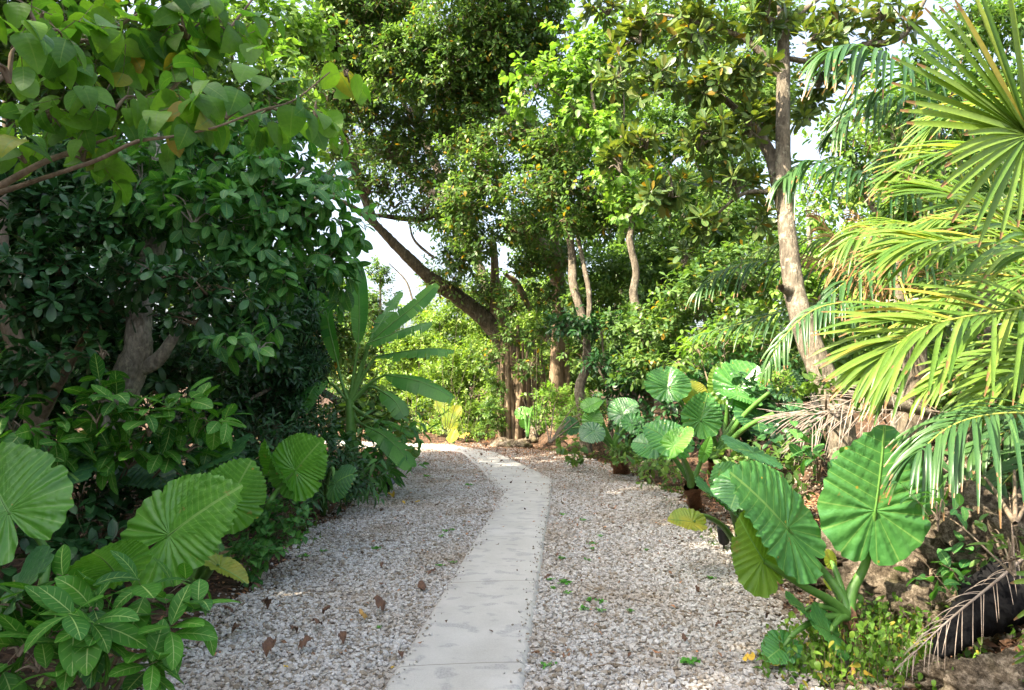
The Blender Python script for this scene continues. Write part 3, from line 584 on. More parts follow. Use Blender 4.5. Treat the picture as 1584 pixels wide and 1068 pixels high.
# ---------------------------------------------------------------- LEFT: near tree with big heart leaves
b = gd(-160, 3.1)
plant('broadleaf_tree', 'tree with large soft heart-shaped leaves hanging into the top left corner', 'tree', b, [
    (np.vstack([b]+pp((-170, 600, 3.1), (-150, 420, 3.1), (-120, 330, 3.1), (-20, 300, 3.0))), [.08, .07, .045, .03, .016]),
    (np.vstack(pp((-20, 300, 3.0), (60, 255, 3.0), (120, 232, 2.95), (180, 210, 2.9))), [.018, .014, .011, .004]),
    (np.vstack(pp((-20, 305, 3.0), (70, 275, 2.9), (150, 248, 2.85), (210, 220, 2.8), (262, 212, 2.8), (330, 198, 2.8), (400, 172, 2.9), (455, 155, 3.0), (510, 112, 3.1))), [.014, .010, .009, .008, .006, .005, .005, .004, .003]),
    (np.vstack(pp((-120, 330, 3.1), (-60, 180, 3.2), (70, 75, 3.3), (150, 60, 3.2), (215, 22, 3.2), (270, 10, 3.3), (330, -20, 3.4))), [.02, .014, .011, .009, .007, .005, .004]),
    (np.vstack(pp((200, 210, 3.2), (255, 150, 3.3), (310, 90, 3.4), (350, 50, 3.5), (390, 0, 3.6))), [.006, .009, .008, .007, .005])],
    [(15, 100, 2.3, 45, 75, .2, .7), (60, 30, 2.6, 80, 50, .3, .8), (160, 60, 3.0, 100, 60), (290, 40, 3.2, 100, 55), (70, 170, 3.0, 80, 50), (180, 150, 3.0, 80, 50), (285, 165, 2.9, 60, 42), (370, 60, 3.3, 80, 50), (350, 170, 3.0, 70, 35), (440, 165, 3.0, 60, 28), (488, 175, 3.05, 24, 30), (535, 110, 3.1, 16, 20, .1, .8), (130, 240, 3.1, 60, 25, .2, .6), (40, 240, 2.9, 50, 30, .2, .7)],
    T_HT, 'mulberry', .145, .8, 2.3, stemmat='twig', crown='crown', k=4, Lt=.22, sub=5, spread=62, droop=.75, flat=.7, alt=True, rough=.05, up=-.1)
# ---------------------------------------------------------------- tree with the pale trunk and drooping veined leaves
b = gb(160, 690)
plant('veined_leaf_tree', 'tree with a thick pale trunk and hanging leaves with pale midribs, left of the path', 'tree', P(175, 690, 5.6), [
    (np.vstack([P(165, 720, 5.7)]+pp((178, 640, 5.7), (195, 590, 5.65), (213, 545, 5.6), (214, 505, 5.6), (222, 430, 5.8), (250, 330, 6.2), (240, 200, 6.6))), [.14, .13, .125, .11, .10, .09, .07, .05]),
    (np.vstack(pp((200, 575, 5.65), (240, 560, 5.6), (270, 520, 5.6), (330, 420, 5.8), (400, 330, 6.0), (470, 260, 6.2))), [.06, .055, .04, .03, .02, .012])],
    [(300, 320, 5.6, 110, 70), (400, 300, 5.9, 90, 70), (470, 330, 6.1, 60, 70), (505, 400, 6.2, 42, 50), (530, 345, 6.4, 34, 45, .4), (540, 430, 6.4, 22, 34, .3), (500, 270, 6.6, 36, 36, .4, .8), (440, 420, 5.9, 60, 50), (370, 390, 5.8, 70, 45), (330, 230, 6, 90, 60), (220, 260, 6, 100, 70), (430, 225, 6.4, 70, 45), (400, 530, 5.3, 45, 40, .3, .7), (345, 540, 5.3, 40, 30, .3, .7)],
    T_EL5, 'ficus', .17, .5, 2.6, stemmat='barkpale', k=7, Lt=.2, sub=7, spread=66, droop=.6, flat=.8, rough=.06)
plant('glossy_tree', 'low dark tree with glossy round-tipped leaves in front of the pale trunk', 'tree', P(60, 700, 6.0), [
    (np.vstack([P(60, 760, 6.0)]+pp((55, 650, 6), (20, 520, 6), (2, 420, 6.1), (0, 300, 6.2))), [.09, .085, .08, .07, .05]),
    (np.vstack(pp((60, 650, 6), (110, 560, 5.8), (160, 480, 5.6), (230, 430, 5.4))), [.05, .035, .025, .012])],
    [(90, 400, 5.3, 110, 65), (230, 420, 5.1, 100, 45), (320, 440, 5.2, 70, 40), (300, 490, 5.2, 60, 30), (50, 470, 5.2, 80, 50), (180, 340, 5.6, 120, 50), (60, 320, 5.7, 100, 60), (80, 550, 5.0, 70, 28, .3, .7), (160, 545, 5.0, 30, 25, .2, .5), (130, 480, 5.4, 90, 35), (20, 590, 5.3, 60, 40)],
    T_GL, 'glossy', .15, .46, 2.6, stemmat='twig', k=7, Lt=.12, sub=8, spread=66, droop=.15, flat=1.1)
# mid-left and upper-left backing trees
def bgtree(name, label, px, d, cl, T, mat, ll, lw, lai=3, r0=.12, group='trees closing the view', sm='bark', lean=0, **kw):
    b = gd(px, d); PW = lambda c: np.array(c[1], float) if c[0] == 'w' else P(*c[:3]); top = PW(cl[0]); st = [(np.vstack([b, b*.6+top*.4+[lean, 0, 0], top]), [r0, r0*.75, r0*.4])]; mid = b*.55+top*.45
    for c in cl[1:]: q = PW(c); st.append((np.vstack([mid+(top-mid)*.3, (mid+q)/2+[0, 0, .2], q]), [r0*.5, r0*.35, r0*.12]))
    return plant(name, label, 'tree', b, st, cl, T, mat, ll, lw, lai, group, stemmat=sm, **kw)
bgtree('tree', 'tall bright green tree filling the upper left behind the hanging heart leaves', 60, 8.5, [(120, 120, 8.5, 190, 110), (-60, 60, 8.5, 150, 140), (300, 80, 8.5, 130, 80), (380, 150, 8.2, 90, 70), (60, -80, 8.5, 200, 120), (250, -100, 8.5, 170, 90), (-150, 250, 8, 150, 150)], T_EL, 'mid', .15, .5, 2.6, r0=.16, k=8, sub=9)
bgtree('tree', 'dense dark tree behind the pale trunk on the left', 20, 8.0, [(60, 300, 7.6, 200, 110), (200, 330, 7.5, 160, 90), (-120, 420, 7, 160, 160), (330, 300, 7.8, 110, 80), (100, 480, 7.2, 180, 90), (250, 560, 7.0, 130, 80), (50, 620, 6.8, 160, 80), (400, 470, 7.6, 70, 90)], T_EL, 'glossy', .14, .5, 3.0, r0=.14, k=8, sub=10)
bgtree('tree', 'dark small-leaved tree between the veined tree and the banana plant', 430, 8.6, [(430, 480, 9.2, 60, 80, .4), (470, 560, 9.6, 45, 60, .4), (410, 600, 9.0, 70, 60, .4), (470, 470, 9.8, 50, 55, .4), (350, 640, 8.4, 80, 45, .4), (450, 650, 9, 55, 45, .4)], T_LN, 'glossy', .16, .26, 4.2, r0=.07, k=9, sub=9, Lt=.16)
bgtree('tree', 'light green tree at the top between the heart-leaved tree and the dark canopy', 380, 11, [(440, 130, 10.5, 70, 60), (400, 40, 11, 90, 60), (470, 70, 11.5, 60, 60), (500, 190, 11, 45, 45), (340, -60, 11, 120, 70)], T_HS, 'light', .15, .75, 1.9, r0=.12, k=6, sub=8)
bgtree('tree', 'small dark round-crowned tree against the white sky above the banana plant', 590, 25, [(588, 425, 25, 20, 26), (565, 470, 25, 45, 32), (590, 525, 25, 40, 35), (540, 560, 25, 60, 60)], T_S, 'banyan', .14, .5, 2.6, r0=.08, k=8, sub=7)
bgtree('tree', 'dark leafy tree behind the banana plant', 480, 13, [(490, 520, 13, 70, 70), (450, 420, 13.5, 60, 70), (540, 640, 13, 60, 45), (430, 620, 12, 80, 60), (590, 660, 14, 40, 25)], T_EL, 'banyan', .15, .45, 2.8, r0=.1, k=8, sub=8)
ROW = [(-10.0, 'rearmost'), (-7.1, 'rear'), (-4.3, 'first'), (-1.6, 'second'), (1.2, 'third'), (4.0, 'fourth'), (6.8, 'fifth'), (9.8, 'sixth')]  # trees added to shade path and gravel; those behind the camera are unseen
for k, (yy, w_) in enumerate(ROW):
    bb = [('w', (-7.0, yy, 7.3), (2.3, 2.4, 3.2)), ('w', (-7.2, yy+.6, 3.2), (2.0, 2.0, 2.0)), ('w', (-6.4, yy-.4, 1.2), (1.6, 1.8, 1.1), .8)]
    px_ = 792-7*FOC/max(yy, .5); rg0 = RNG(); b0 = np.array([-7., yy, float(ground_h(-7., yy))])
    lb = [(np.vstack([b0, [-7, yy, 3], [-7.1, yy, 6]]), [.17, .13, .07])]+[(np.vstack([[-7, yy, 2.5], [-7+q_[0]*.6, yy+q_[1]*.6, 3.6], [-7+q_[0]*1.4, yy+q_[1]*1.4, 5.4]]), [.08, .06, .02]) for q_ in ((1, .3), (-.5, 1), (-.3, -1), (.6, -.9))]
    plant('tree', 'tall tree added for shade at the far left, %s in its row from the camera' % w_, 'tree', b0, lb, bb, T_EL if k > 4 else T_S, 'mid' if k % 2 else 'ficus', .2, .5, (3., 3., 3.6, 4., 4., 3.6, 2.4, .55)[k], 'row of trees added for shade on the left', k=8, sub=12)
# canopy behind and above the left edge (out of the frame, it shades the path)
bgtree('tree', 'leafy tree whose crown shades the middle of the path from the left', -250, 8.2, [(-250, 50, 8.4, 170, 150), (-400, 200, 8.8, 200, 180), (-100, -150, 8.8, 180, 110), (80, -170, 9.2, 150, 70), (-300, -200, 7.2, 200, 130)], T_EL, 'mid', .17, .5, .9, r0=.16, k=8, sub=9)
bgtree('tree', 'tall tree behind the light green tree at the upper left', 200, 12.5, [(230, 120, 12.5, 130, 90), (120, 250, 12.5, 140, 100), (250, 330, 12.5, 130, 90), (330, 200, 13, 90, 90), (340, 420, 12, 110, 90)], T_EL, 'mid', .16, .5, 2.4, r0=.15, k=8, sub=9)
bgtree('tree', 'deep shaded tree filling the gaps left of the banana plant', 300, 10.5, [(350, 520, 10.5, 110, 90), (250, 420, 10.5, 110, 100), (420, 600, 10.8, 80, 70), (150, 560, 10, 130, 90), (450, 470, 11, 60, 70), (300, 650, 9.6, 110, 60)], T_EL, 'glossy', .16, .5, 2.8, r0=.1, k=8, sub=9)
# ---------------------------------------------------------------- low shrubs on the left
def bush(name, label, base, cl, T, mat, ll, lw, lai, group=None, stems=True, r=.012, cat='shrub', stemmat='twig', **kw):
    st = []
    for c in cl[:8]: q = P(*c[:3]); st.append((np.vstack([np.asarray(base)+[0, 0, -.03], np.asarray(base)*.45+q*.55+[0, 0, .08], q]), [r, r*.7, r*.3]))
    return plant(name, label, cat, base, st, cl, T, mat, ll, lw, lai, group, stemmat=stemmat, crown='foliage', stem='stem', **kw)
bush('shrub', 'shrub with broad pale-veined leaves low in front of the pale trunk', gb(150, 860), [(150, 640, 4.7, 60, 36, .25), (80, 690, 4.8, 60, 40, .25), (230, 660, 4.8, 60, 36, .25), (325, 650, 4.9, 50, 32, .25), (20, 650, 4.7, 40, 45, .25), (200, 710, 5., 80, 36, .25), (290, 690, 5., 50, 26, .25), (155, 606, 4.7, 36, 18, .2)], T_EL5, 'noni', .21, .5, 2.3, 'pale-veined shrubs', k=6, sub=4, spread=72, droop=.3, flat=1.2, Lt=.14)
bush('shrub', 'shrub with bright pale-veined leaves in the bottom left corner', gb(150, 1100), [(150, 945, 2.9, 60, 45), (215, 975, 3.0, 55, 38), (60, 1020, 2.8, 60, 45), (190, 1035, 2.9, 75, 35), (270, 1005, 3.05, 36, 32), (110, 895, 3.0, 34, 22, .1), (100, 960, 2.9, 60, 40, .2), (30, 930, 3.0, 40, 30, .15), (120, 1060, 2.8, 70, 30, .2), (235, 925, 3.1, 36, 22, .12), (285, 962, 3.1, 26, 16), (30, 1000, 2.8, 40, 35)], T_EL5, 'noni', .20, .5, 2.2, 'pale-veined shrubs', k=6, sub=4, spread=70, droop=.25, flat=1.3, Lt=.12)
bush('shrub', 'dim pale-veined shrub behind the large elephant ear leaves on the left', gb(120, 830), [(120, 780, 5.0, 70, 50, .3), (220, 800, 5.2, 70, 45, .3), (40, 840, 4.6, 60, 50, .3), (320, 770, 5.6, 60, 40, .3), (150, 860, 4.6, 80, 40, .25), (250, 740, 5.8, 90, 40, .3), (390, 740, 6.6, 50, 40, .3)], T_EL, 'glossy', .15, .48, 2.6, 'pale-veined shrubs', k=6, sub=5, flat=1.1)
bush('shrub', 'low trailing shrub with small pointed leaves beside the gravel edge on the left', gb(420, 850), [(425, 815, 5.6, 40, 30), (400, 850, 5.4, 40, 25), (450, 840, 5.6, 30, 22), (380, 800, 5.6, 30, 25), (445, 795, 5.8, 30, 18), (360, 870, 5.2, 30, 20)], T_HS, 'ficus', .085, .75, 2.1, None, k=6, sub=5, flat=1.3, r=.005)
bush('shrub', 'dark shrub with narrow leaves under the elephant ears near the gravel', gb(480, 790), [(430, 690, 7.6, 60, 40), (500, 700, 8, 50, 45), (470, 760, 7.4, 50, 25), (540, 740, 8.4, 40, 30), (340, 700, 6.8, 60, 40)], T_LN, 'glossy', .17, .26, 3.2, None, k=8, sub=6, flat=1.)
bush('shrub', 'strap-leaved shrub leaning over the gravel below the banana plant', gb(580, 765), [(590, 700, 9.6, 40, 35), (560, 730, 9.2, 35, 25), (610, 720, 10, 28, 20), (540, 700, 9.4, 35, 30), (620, 685, 11, 22, 18)], T_LN, 'ficus', .30, .26, 2.6, None, k=8, sub=5, flat=.9, droop=.35)
bush('shrub', 'broad-leaved shrub at the left corner where the path bends away', gb(615, 715), [(600, 650, 12.5, 40, 22), (625, 690, 12.2, 20, 20), (575, 660, 12.5, 40, 25), (560, 620, 13, 40, 30)], T_HS, 'mid', .20, .8, 2.2, None, k=5, sub=5, flat=1.)
# ---------------------------------------------------------------- elephant ears, left
TL = 'taro_left'
taro('elephant_ear', 'elephant ear plant at the left edge with three big leaves', gb(40, 990), [
    ((12, 790, 3.5), (-45, 690, 3.6), (.35, -1, .45), TL, dict(fq=1.4, slit=True, wid=.95, pet=[(60, 930, 3.5), (70, 850, 3.6)])),
    ((8, 950, 3.1), (60, 865, 3.0), (-.1, -.55, .9), 'taro_bluish', dict(wid=1.1, pet=False)),
    ((175, 882, 3.6), (140, 838, 3.4), (-.2, -.5, .9), TL, dict(fq=1.4, curl=.6, wid=.9))], group='elephant ears on the left')
taro('elephant_ear', 'elephant ear plant with the huge ruffled leaf left of the gravel', gb(300, 910), [
    ((262, 828, 4.0), (360, 752, 3.95), (-.15, -1, .55), TL, dict(wid=.86, slit=True, fq=1.5, ruff=1.3, pet=[(285, 890, 4.4), (250, 870, 4.2)])),
    ((352, 778, 4.5), (388, 716, 4.45), (.55, -.8, .4), TL, dict(fq=1.4, wid=.95, pet=[(330, 870, 4.6), (335, 800, 4.6)])),
    ((330, 712, 5.2), (368, 690, 5.0), (.2, -.6, .8), 'taro_bluish', dict(wid=1.2)),
    ((340, 878, 4.3), (384, 898, 4.25), (.2, -.4, 1), 'taro_yellow', dict(wid=.5, fold=.5))], group='elephant ears on the left')
taro('elephant_ear', 'elephant ear plant with a round ruffled leaf and a folded leaf on two stalks', gb(402, 815), [
    ((457, 728, 5.6), (494, 682, 5.5), (.1, -1, .35), TL, dict(ruff=1.2, fq=1.5, wid=1.02, pet=[(410, 790, 5.7), (432, 755, 5.65)])),
    ((440, 735, 5.7), (403, 688, 5.6), (-.8, -.6, .3), TL, dict(ruff=1.2, fq=1.5, wid=.8, fold=.5, pet=[(400, 790, 5.8), (402, 740, 5.8)]))], group='elephant ears on the left')
taro('elephant_ear', 'small elephant ear plant with one cupped leaf close to the gravel', gb(500, 795), [
    ((519, 748, 6.3), (541, 727, 6.2), (-.3, -.8, .7), 'taro_bluish', dict(wid=1.1, cup=.4)), ((480, 725, 6.6), (497, 690, 6.5), (.2, -.5, .8), 'taro_bluish', {})], group='elephant ears on the left')
taro('elephant_ear', 'shaded elephant ear plant behind the pale-veined shrub', gb(60, 800), [
    ((80, 715, 4.9), (120, 735, 4.6), (.1, -.5, .9), 'taro_bluish', dict(wid=1.)), ((15, 700, 5), (-30, 720, 4.8), (0, -.5, 1), 'taro_bluish', {}), ((220, 720, 5.4), (260, 745, 5.3), (0, -.6, .8), 'taro_bluish', {})], group='elephant ears on the left')
# ---------------------------------------------------------------- banana plant
rg = RNG(); b = gb(541, 775); e = thing('banana_plant', 'banana plant with a tall upright leaf and torn drooping leaves left of the path', 'banana plant', b)
mb = MB(); tube(mb, [b-[0, 0, .05], P(543, 700, 9.5), P(541, 617, 9.5)], [.10, .085, .055], 20, 12, .05, rg); mb.build('trunk', Mt['petiole'], e, b)
D0 = 9.5; cr = P(541, 625, D0)
for pet, bl, wd, nr, te, dr in [
    ([(547, 580, D0)], [(554, 532, D0), (556, 490, D0), (554, 440, D0), (547, 400, D0+.1)], .38, (.1, -1, .1), .0, .0),
    ([(560, 570, D0)], [(574, 524, D0), (595, 490, D0+.2), (620, 450, D0+.5)], .38, (-.5, -.7, .6), .9, .3),
    ([(556, 575, D0)], [(570, 532, D0), (605, 502, D0), (645, 470, D0), (676, 440, D0)], .42, (-.3, -.9, .5), .35, .25),
    ([(560, 570, D0)], [(568, 532, D0-.1), (600, 520, D0-.2), (640, 505, D0-.3), (668, 498, D0-.3)], .26, (0, -.6, .8), .6, .8),
    ([(562, 580, D0)], [(582, 552, D0), (620, 545, D0-.1), (665, 540, D0-.2), (702, 542, D0-.2)], .30, (0, -.5, .9), .5, .7),
    ([(570, 595, D0)], [(596, 580, D0-.1), (640, 588, D0-.3), (672, 600, D0-.4), (700, 616, D0-.5)], .44, (0, -.75, .7), .25, .5),
    ([(528, 590, D0)], [(522, 560, D0), (512, 520, D0), (500, 470, D0), (480, 450, D0)], .34, (-.3, -.8, .4), .3, .3),
    ([(570, 600, D0)], [(590, 605, D0-.3), (610, 620, D0-.6), (625, 645, D0-.8)], .36, (-.1, -.7, .7), .2, .4),
    ([(520, 600, D0)], [(505, 590, D0-.2), (485, 600, D0-.5), (465, 640, D0-.7)], .36, (0, -.7, .7), .3, .4),
    ([(552, 650, D0)], [(566, 660, D0-.2), (595, 675, D0-.4), (620, 698, D0-.5), (636, 722, D0-.6)], .44, (.1, -.6, .8), .25, .4),
    ([(560, 640, D0)], [(580, 650, D0+.4), (605, 655, D0+.6), (640, 672, D0+.8)], .30, (0, -.5, .9), .2, .4)]:
    banana_leaf(e, b, [cr]+pp(*pet), pp(*bl), wd*.68, nr, rg, te, dr)
# ---------------------------------------------------------------- CENTRE: banyan
rg = RNG(); b = gb(802, 672); e = thing('banyan_tree', 'banyan tree with hanging roots and a thick limb leaning left, where the path bends', 'tree', b)
def tubes(parent, name, mat, base, lst, n=None, sides=12, rough=.12):
    mb = MB()
    for pts, rad in lst: tube(mb, np.vstack(pts), rad, n or len(pts)*7, sides, rough, rg)
    return mb.build(name, Mt[mat], parent, base)
tubes(e, 'trunk', 'banyanroot', b, [(pp((800, 680, 18.5), (798, 620, 18.5), (792, 570, 18.5), (782, 528, 18.5)), [.22, .20, .22, .24]), (pp((782, 528, 18.5), (768, 490, 18.4), (766, 440, 18.3), (764, 380, 18)), [.22, .17, .14, .09])], sides=14, rough=.2)
tubes(e, 'branch', 'darkbark', b, [(pp((784, 532, 18.5), (748, 492, 18.3), (705, 458, 18), (662, 428, 17.6), (630, 398, 17.3), (600, 368, 17), (578, 345, 16.8), (545, 320, 16.5), (500, 300, 16.2)), [.24, .20, .18, .15, .13, .115, .10, .06, .04])], sides=14)
tubes(e, 'branch', 'darkbark', b, [(pp((600, 368, 17), (575, 335, 17), (640, 340, 17), (672, 332, 17), (700, 310, 17), (720, 280, 17)), [.0, .04, .06, .08, .07, .05])])
tubes(e, 'branch', 'bark', b, [(pp((578, 345, 16.8), (552, 270, 16.6), (530, 200, 16.4), (520, 110, 16)), [.10, .09, .07, .05]), (pp((552, 270, 16.6), (515, 298, 16.4), (470, 312, 16.2)), [.07, .06, .035]), (pp((672, 400, 17.5), (640, 370, 17.5), (632, 330, 17.3)), [.03, .03, .02]), (pp((640, 470, 17), (628, 435, 17), (602, 408, 17)), [.02, .02, .012])])
lb = MB(); sb = MB()
foliage(lb, sb, T_S, [(540, 60, 16, 80, 55), (500, 130, 16, 50, 50), (560, 170, 16.2, 55, 50), (520, 230, 16.2, 40, 40), (600, 230, 16.8, 60, 42), (660, 270, 16.8, 55, 38), (570, 290, 16.4, 45, 24, None, .7), (610, 315, 16.8, 40, 18, None, .6), (480, 50, 16, 50, 60), (690, 210, 17, 60, 45), (640, 180, 16.8, 60, 40), (705, 345, 17, 38, 42), (712, 400, 17.5, 46, 48), (600, 285, 16.6, 55, 24, None, .8), (655, 320, 16.8, 34, 26, None, .7), (500, 90, 16.4, 60, 50), (560, 120, 16.4, 60, 50), (690, 440, 17.8, 35, 25), (600, 0, 16, 90, 50), (745, 450, 18.2, 40, 35), (800, 520, 17.6, 36, 22, .3, .8), (765, 555, 17.7, 26, 20, .3, .8), (820, 565, 17.4, 26, 18, .3), (790, 470, 17.6, 36, 26, .4)], .15, .5, 2.3, rg, k=8, sub=10, tr=.006, up=.3, Lt=.3)
sb.build('twig', Mt['twig'], e, b); lb.build('crown', Mt['banyan'], e, b)
for k in range(36):
    x = rg.uniform(772, 845); d = 18.5+rg.uniform(-.7, .6); yt = rg.uniform(500, 590); r = rg.choice([.02, .035, .05, .07]); x2 = x+rg.uniform(-6, 6)
    g = P(x2, 660, d); g[2] = ground_h(g[0], g[1])-.05
    mb = MB(); tube(mb, [P(x, yt, d), P(x+rg.uniform(-3, 3), 600, d), P((x+x2)/2, 630, d), g], [r*.7, r*.8, r, r*1.3], 14, 7, .15, rg); mb.build('hanging_root', Mt['banyanroot'], e, b)
# trees right of the banyan
plant('banyan_tree', 'second banyan with a crooked brown trunk behind the first one', 'tree', gb(862, 668), [
    (np.vstack(pp((862, 680, 17.5), (860, 600, 17.5), (864, 500, 17.5), (862, 430, 17.3), (846, 388, 17), (806, 356, 16.6), (770, 345, 16.2))), [.2, .17, .15, .17, .17, .14, .08]),
    (np.vstack(pp((875, 670, 17.6), (876, 600, 17.6), (872, 520, 17.6), (866, 450, 17.4))), [.12, .11, .1, .1]),
    (np.vstack(pp((862, 430, 17.3), (858, 370, 17), (850, 300, 16.5), (840, 240, 16))), [.12, .1, .09, .06]),
    (np.vstack(pp((820, 480, 17.6), (800, 440, 17.2), (782, 425, 17))), [.06, .08, .05])],
    [(745, 225, 15.4, 70, 38), (800, 205, 15.2, 60, 30), (850, 240, 15, 80, 38), (770, 285, 15.3, 80, 38), (720, 320, 15.6, 50, 40), (860, 300, 14.8, 90, 40), (930, 310, 14.6, 50, 35), (965, 345, 14.6, 40, 28), (790, 350, 15.4, 70, 35), (900, 350, 15, 50, 25), (740, 380, 16, 45, 35), (880, 270, 14.6, 60, 30), (815, 410, 16.6, 40, 35), (870, 400, 16, 28, 26, .4), (850, 460, 16.6, 26, 26, .3), (900, 540, 16.6, 26, 30, .3), (845, 520, 16.8, 22, 22, .3), (905, 510, 14.2, 26, 16, .3), (880, 340, 14.2, 30, 24, .3), (890, 455, 15, 18, 14, .3)],
    T_S, 'banyan', .16, .5, 2.7, 'banyans', stemmat='banyanroot', k=8, sub=10, tr=.005, Lt=.28, up=.4)
plant('tree', 'tall tree with a smooth tan trunk lit by the sun, right of the banyan roots', 'tree', gb(903, 668), [
    (np.vstack(pp((908, 700, 14.5), (902, 640, 14.5), (897, 600, 14.5), (909, 560, 14.5), (903, 500, 14.5), (887, 440, 14.6), (884, 385, 14.8), (868, 300, 15), (855, 230, 15.3), (800, 190, 15.6), (755, 163, 15.8), (700, 138, 16), (650, 118, 16), (580, 90, 16))), [.12, .105, .095, .075, .07, .08, .075, .075, .10, .11, .10, .09, .07, .04]),
    (np.vstack(pp((905, 560, 14.5), (912, 470, 14.4), (905, 420, 14.5), (890, 350, 14.8))), [.06, .05, .05, .04]),
    (np.vstack(pp((800, 190, 15.6), (770, 130, 15.6), (760, 100, 15.6))), [.07, .06, .03])],
    [(640, 70, 15.4, 90, 55), (720, 60, 15.3, 90, 60), (800, 50, 15.3, 80, 60), (700, 120, 15.5, 80, 45), (780, 120, 15.5, 70, 50), (620, 110, 15.5, 60, 45), (840, 100, 15.6, 40, 45), (740, -30, 15, 150, 70), (720, 170, 16, 70, 35), (850, 20, 15.5, 40, 40), (560, 0, 15.6, 110, 50)],
    T_S, 'banyan', .15, .48, 3.1, None, stemmat='bark', k=8, sub=11, tr=.005, Lt=.28, up=.3)
plant('tree', 'tall thin grey-trunked tree with light heart-shaped leaves beside the rosette-leaved tree', 'tree', gb(986, 690), [
    (np.vstack(pp((1000, 720, 13), (1004, 560, 13), (990, 500, 13), (980, 455, 13), (984, 420, 13), (974, 370, 13), (978, 330, 13.2), (950, 260, 13.4), (935, 225, 13.5), (915, 140, 13.6), (925, 90, 13.7))), [.09, .085, .08, .07, .06, .06, .05, .05, .04, .03, .015]),
    (np.vstack(pp((935, 225, 13.5), (880, 160, 13.6), (840, 130, 13.6))), [.03, .02, .012]), (np.vstack(pp((950, 270, 13.4), (965, 180, 13.6), (960, 100, 13.7))), [.03, .02, .012])],
    [(830, 125, 13.6, 45, 30), (815, 150, 13.6, 30, 28), (880, 120, 13.8, 45, 45), (925, 90, 13.8, 35, 60), (900, 190, 13.8, 60, 40), (955, 150, 14, 50, 60), (960, 240, 14, 50, 50), (975, 325, 13, 30, 40, .4), (950, 270, 13, 36, 36, .4), (930, 210, 13.2, 30, 30, .3), (880, 60, 14, 22, 35, None, .8), (990, 300, 13.6, 50, 40), (940, 40, 14, 35, 22, None, .8)],
    T_HS, 'light', .17, .8, 2.3, None, stemmat='bark', k=6, sub=8, tr=.004, droop=.5)
# dark trees behind, filling between trunks
bgtree('tree', 'dense dark green tree behind the thin grey trunk', 1030, 17, [(1020, 380, 16.5, 80, 60), (950, 420, 17, 60, 50), (1080, 440, 16, 80, 60), (1000, 470, 16, 90, 50), (1110, 350, 16.5, 80, 60), (920, 470, 17.5, 60, 50), (1040, 300, 17, 70, 50)], T_S, 'mid', .16, .5, 2.6, r0=.12, k=8, sub=10)
bgtree('tree', 'dark shrubby tree under the thin grey trunk', 1100, 12.5, [(1090, 480, 12, 80, 50), (1020, 520, 12.5, 60, 40), (1150, 430, 12, 70, 50), (1160, 520, 11, 70, 50), (960, 510, 13, 45, 35), (1060, 560, 12, 60, 35), (1000, 560, 12.5, 60, 35)], T_EL, 'banyan', .15, .5, 2.6, r0=.06, k=8, sub=9)
bgtree('tree', 'low dark-leaved tree reaching across the sunlit tan trunk', 950, 13.6, [(930, 510, 13.4, 40, 22), (880, 500, 13.8, 40, 18), (930, 565, 13, 30, 14), (960, 590, 13, 40, 30), (985, 540, 13.5, 40, 30)], T_EL, 'glossy', .15, .5, 2.7, r0=.05, k=8, sub=7)
bgtree('tree', 'tree behind the banyans closing the gap between their trunks', 880, 24, [(860, 470, 23, 90, 60), (800, 540, 23, 60, 60), (930, 560, 22, 80, 60), (860, 400, 24, 90, 50), (960, 420, 23, 80, 70), (780, 460, 24, 50, 40), (850, 610, 22, 60, 40)], T_S, 'mid', .2, .5, 2.4, r0=.16, k=8, sub=9)
bgtree('tree', 'far tree behind the rosette-leaved tree', 1130, 22, [(1130, 250, 21, 90, 80), (1060, 180, 21, 80, 90), (1190, 400, 20, 90, 90), (1100, 560, 19, 130, 60), (1010, 260, 22, 60, 70), (1200, 520, 18, 100, 80)], T_S, 'mid', .2, .5, 2.2, r0=.18, k=8, sub=9)
bgtree('tree', 'tall far tree closing the sky between the dark canopy and the rosette-leaved tree', 960, 26, [(960, 150, 26, 110, 110), (1060, 60, 26, 110, 90), (880, 220, 26, 100, 90), (1160, 150, 26, 100, 120), (980, 320, 26, 110, 90), (1130, 330, 26, 110, 100), (860, 340, 26, 90, 70), (700, 300, 27, 60, 60), (1180, 30, 26, 80, 70)], T_S, 'mid', .24, .5, 2.4, r0=.25, group='far trees', k=8, sub=10)
bgtree('tree', 'far tree behind the dark canopy at the top', 830, 25, [(620, 120, 25, 120, 90), (760, 100, 25, 120, 110), (520, 150, 25, 70, 90), (600, 230, 25, 80, 40), (560, 30, 25, 130, 60), (720, 200, 25, 80, 60)], T_S, 'mid', .22, .5, 1.9, r0=.25, group='far trees', k=8, sub=10)
for k, (xx, yy, w_) in enumerate([(8.6, 3.0, 'nearest'), (9.2, 7.5, 'second'), (8.6, 12.0, 'third'), (9.5, 17.0, 'farthest')]):
    b0 = np.array([xx, yy, float(ground_h(xx, yy))]); plant('tree', 'dark leafy tree behind the palms on the right, %s of its row' % w_, 'tree', b0, [(np.vstack([b0, [xx, yy, 3], [xx+.1, yy, 5]]), [.15, .12, .06])],
        [('w', (xx, yy, 4.3), (2.1, 2.3, 2.2)), ('w', (xx-.2, yy+.4, 1.9), (2.0, 2.3, 1.7))], T_S, 'mid', .2, .5, 2.6, 'trees behind the palms', k=8, sub=12)
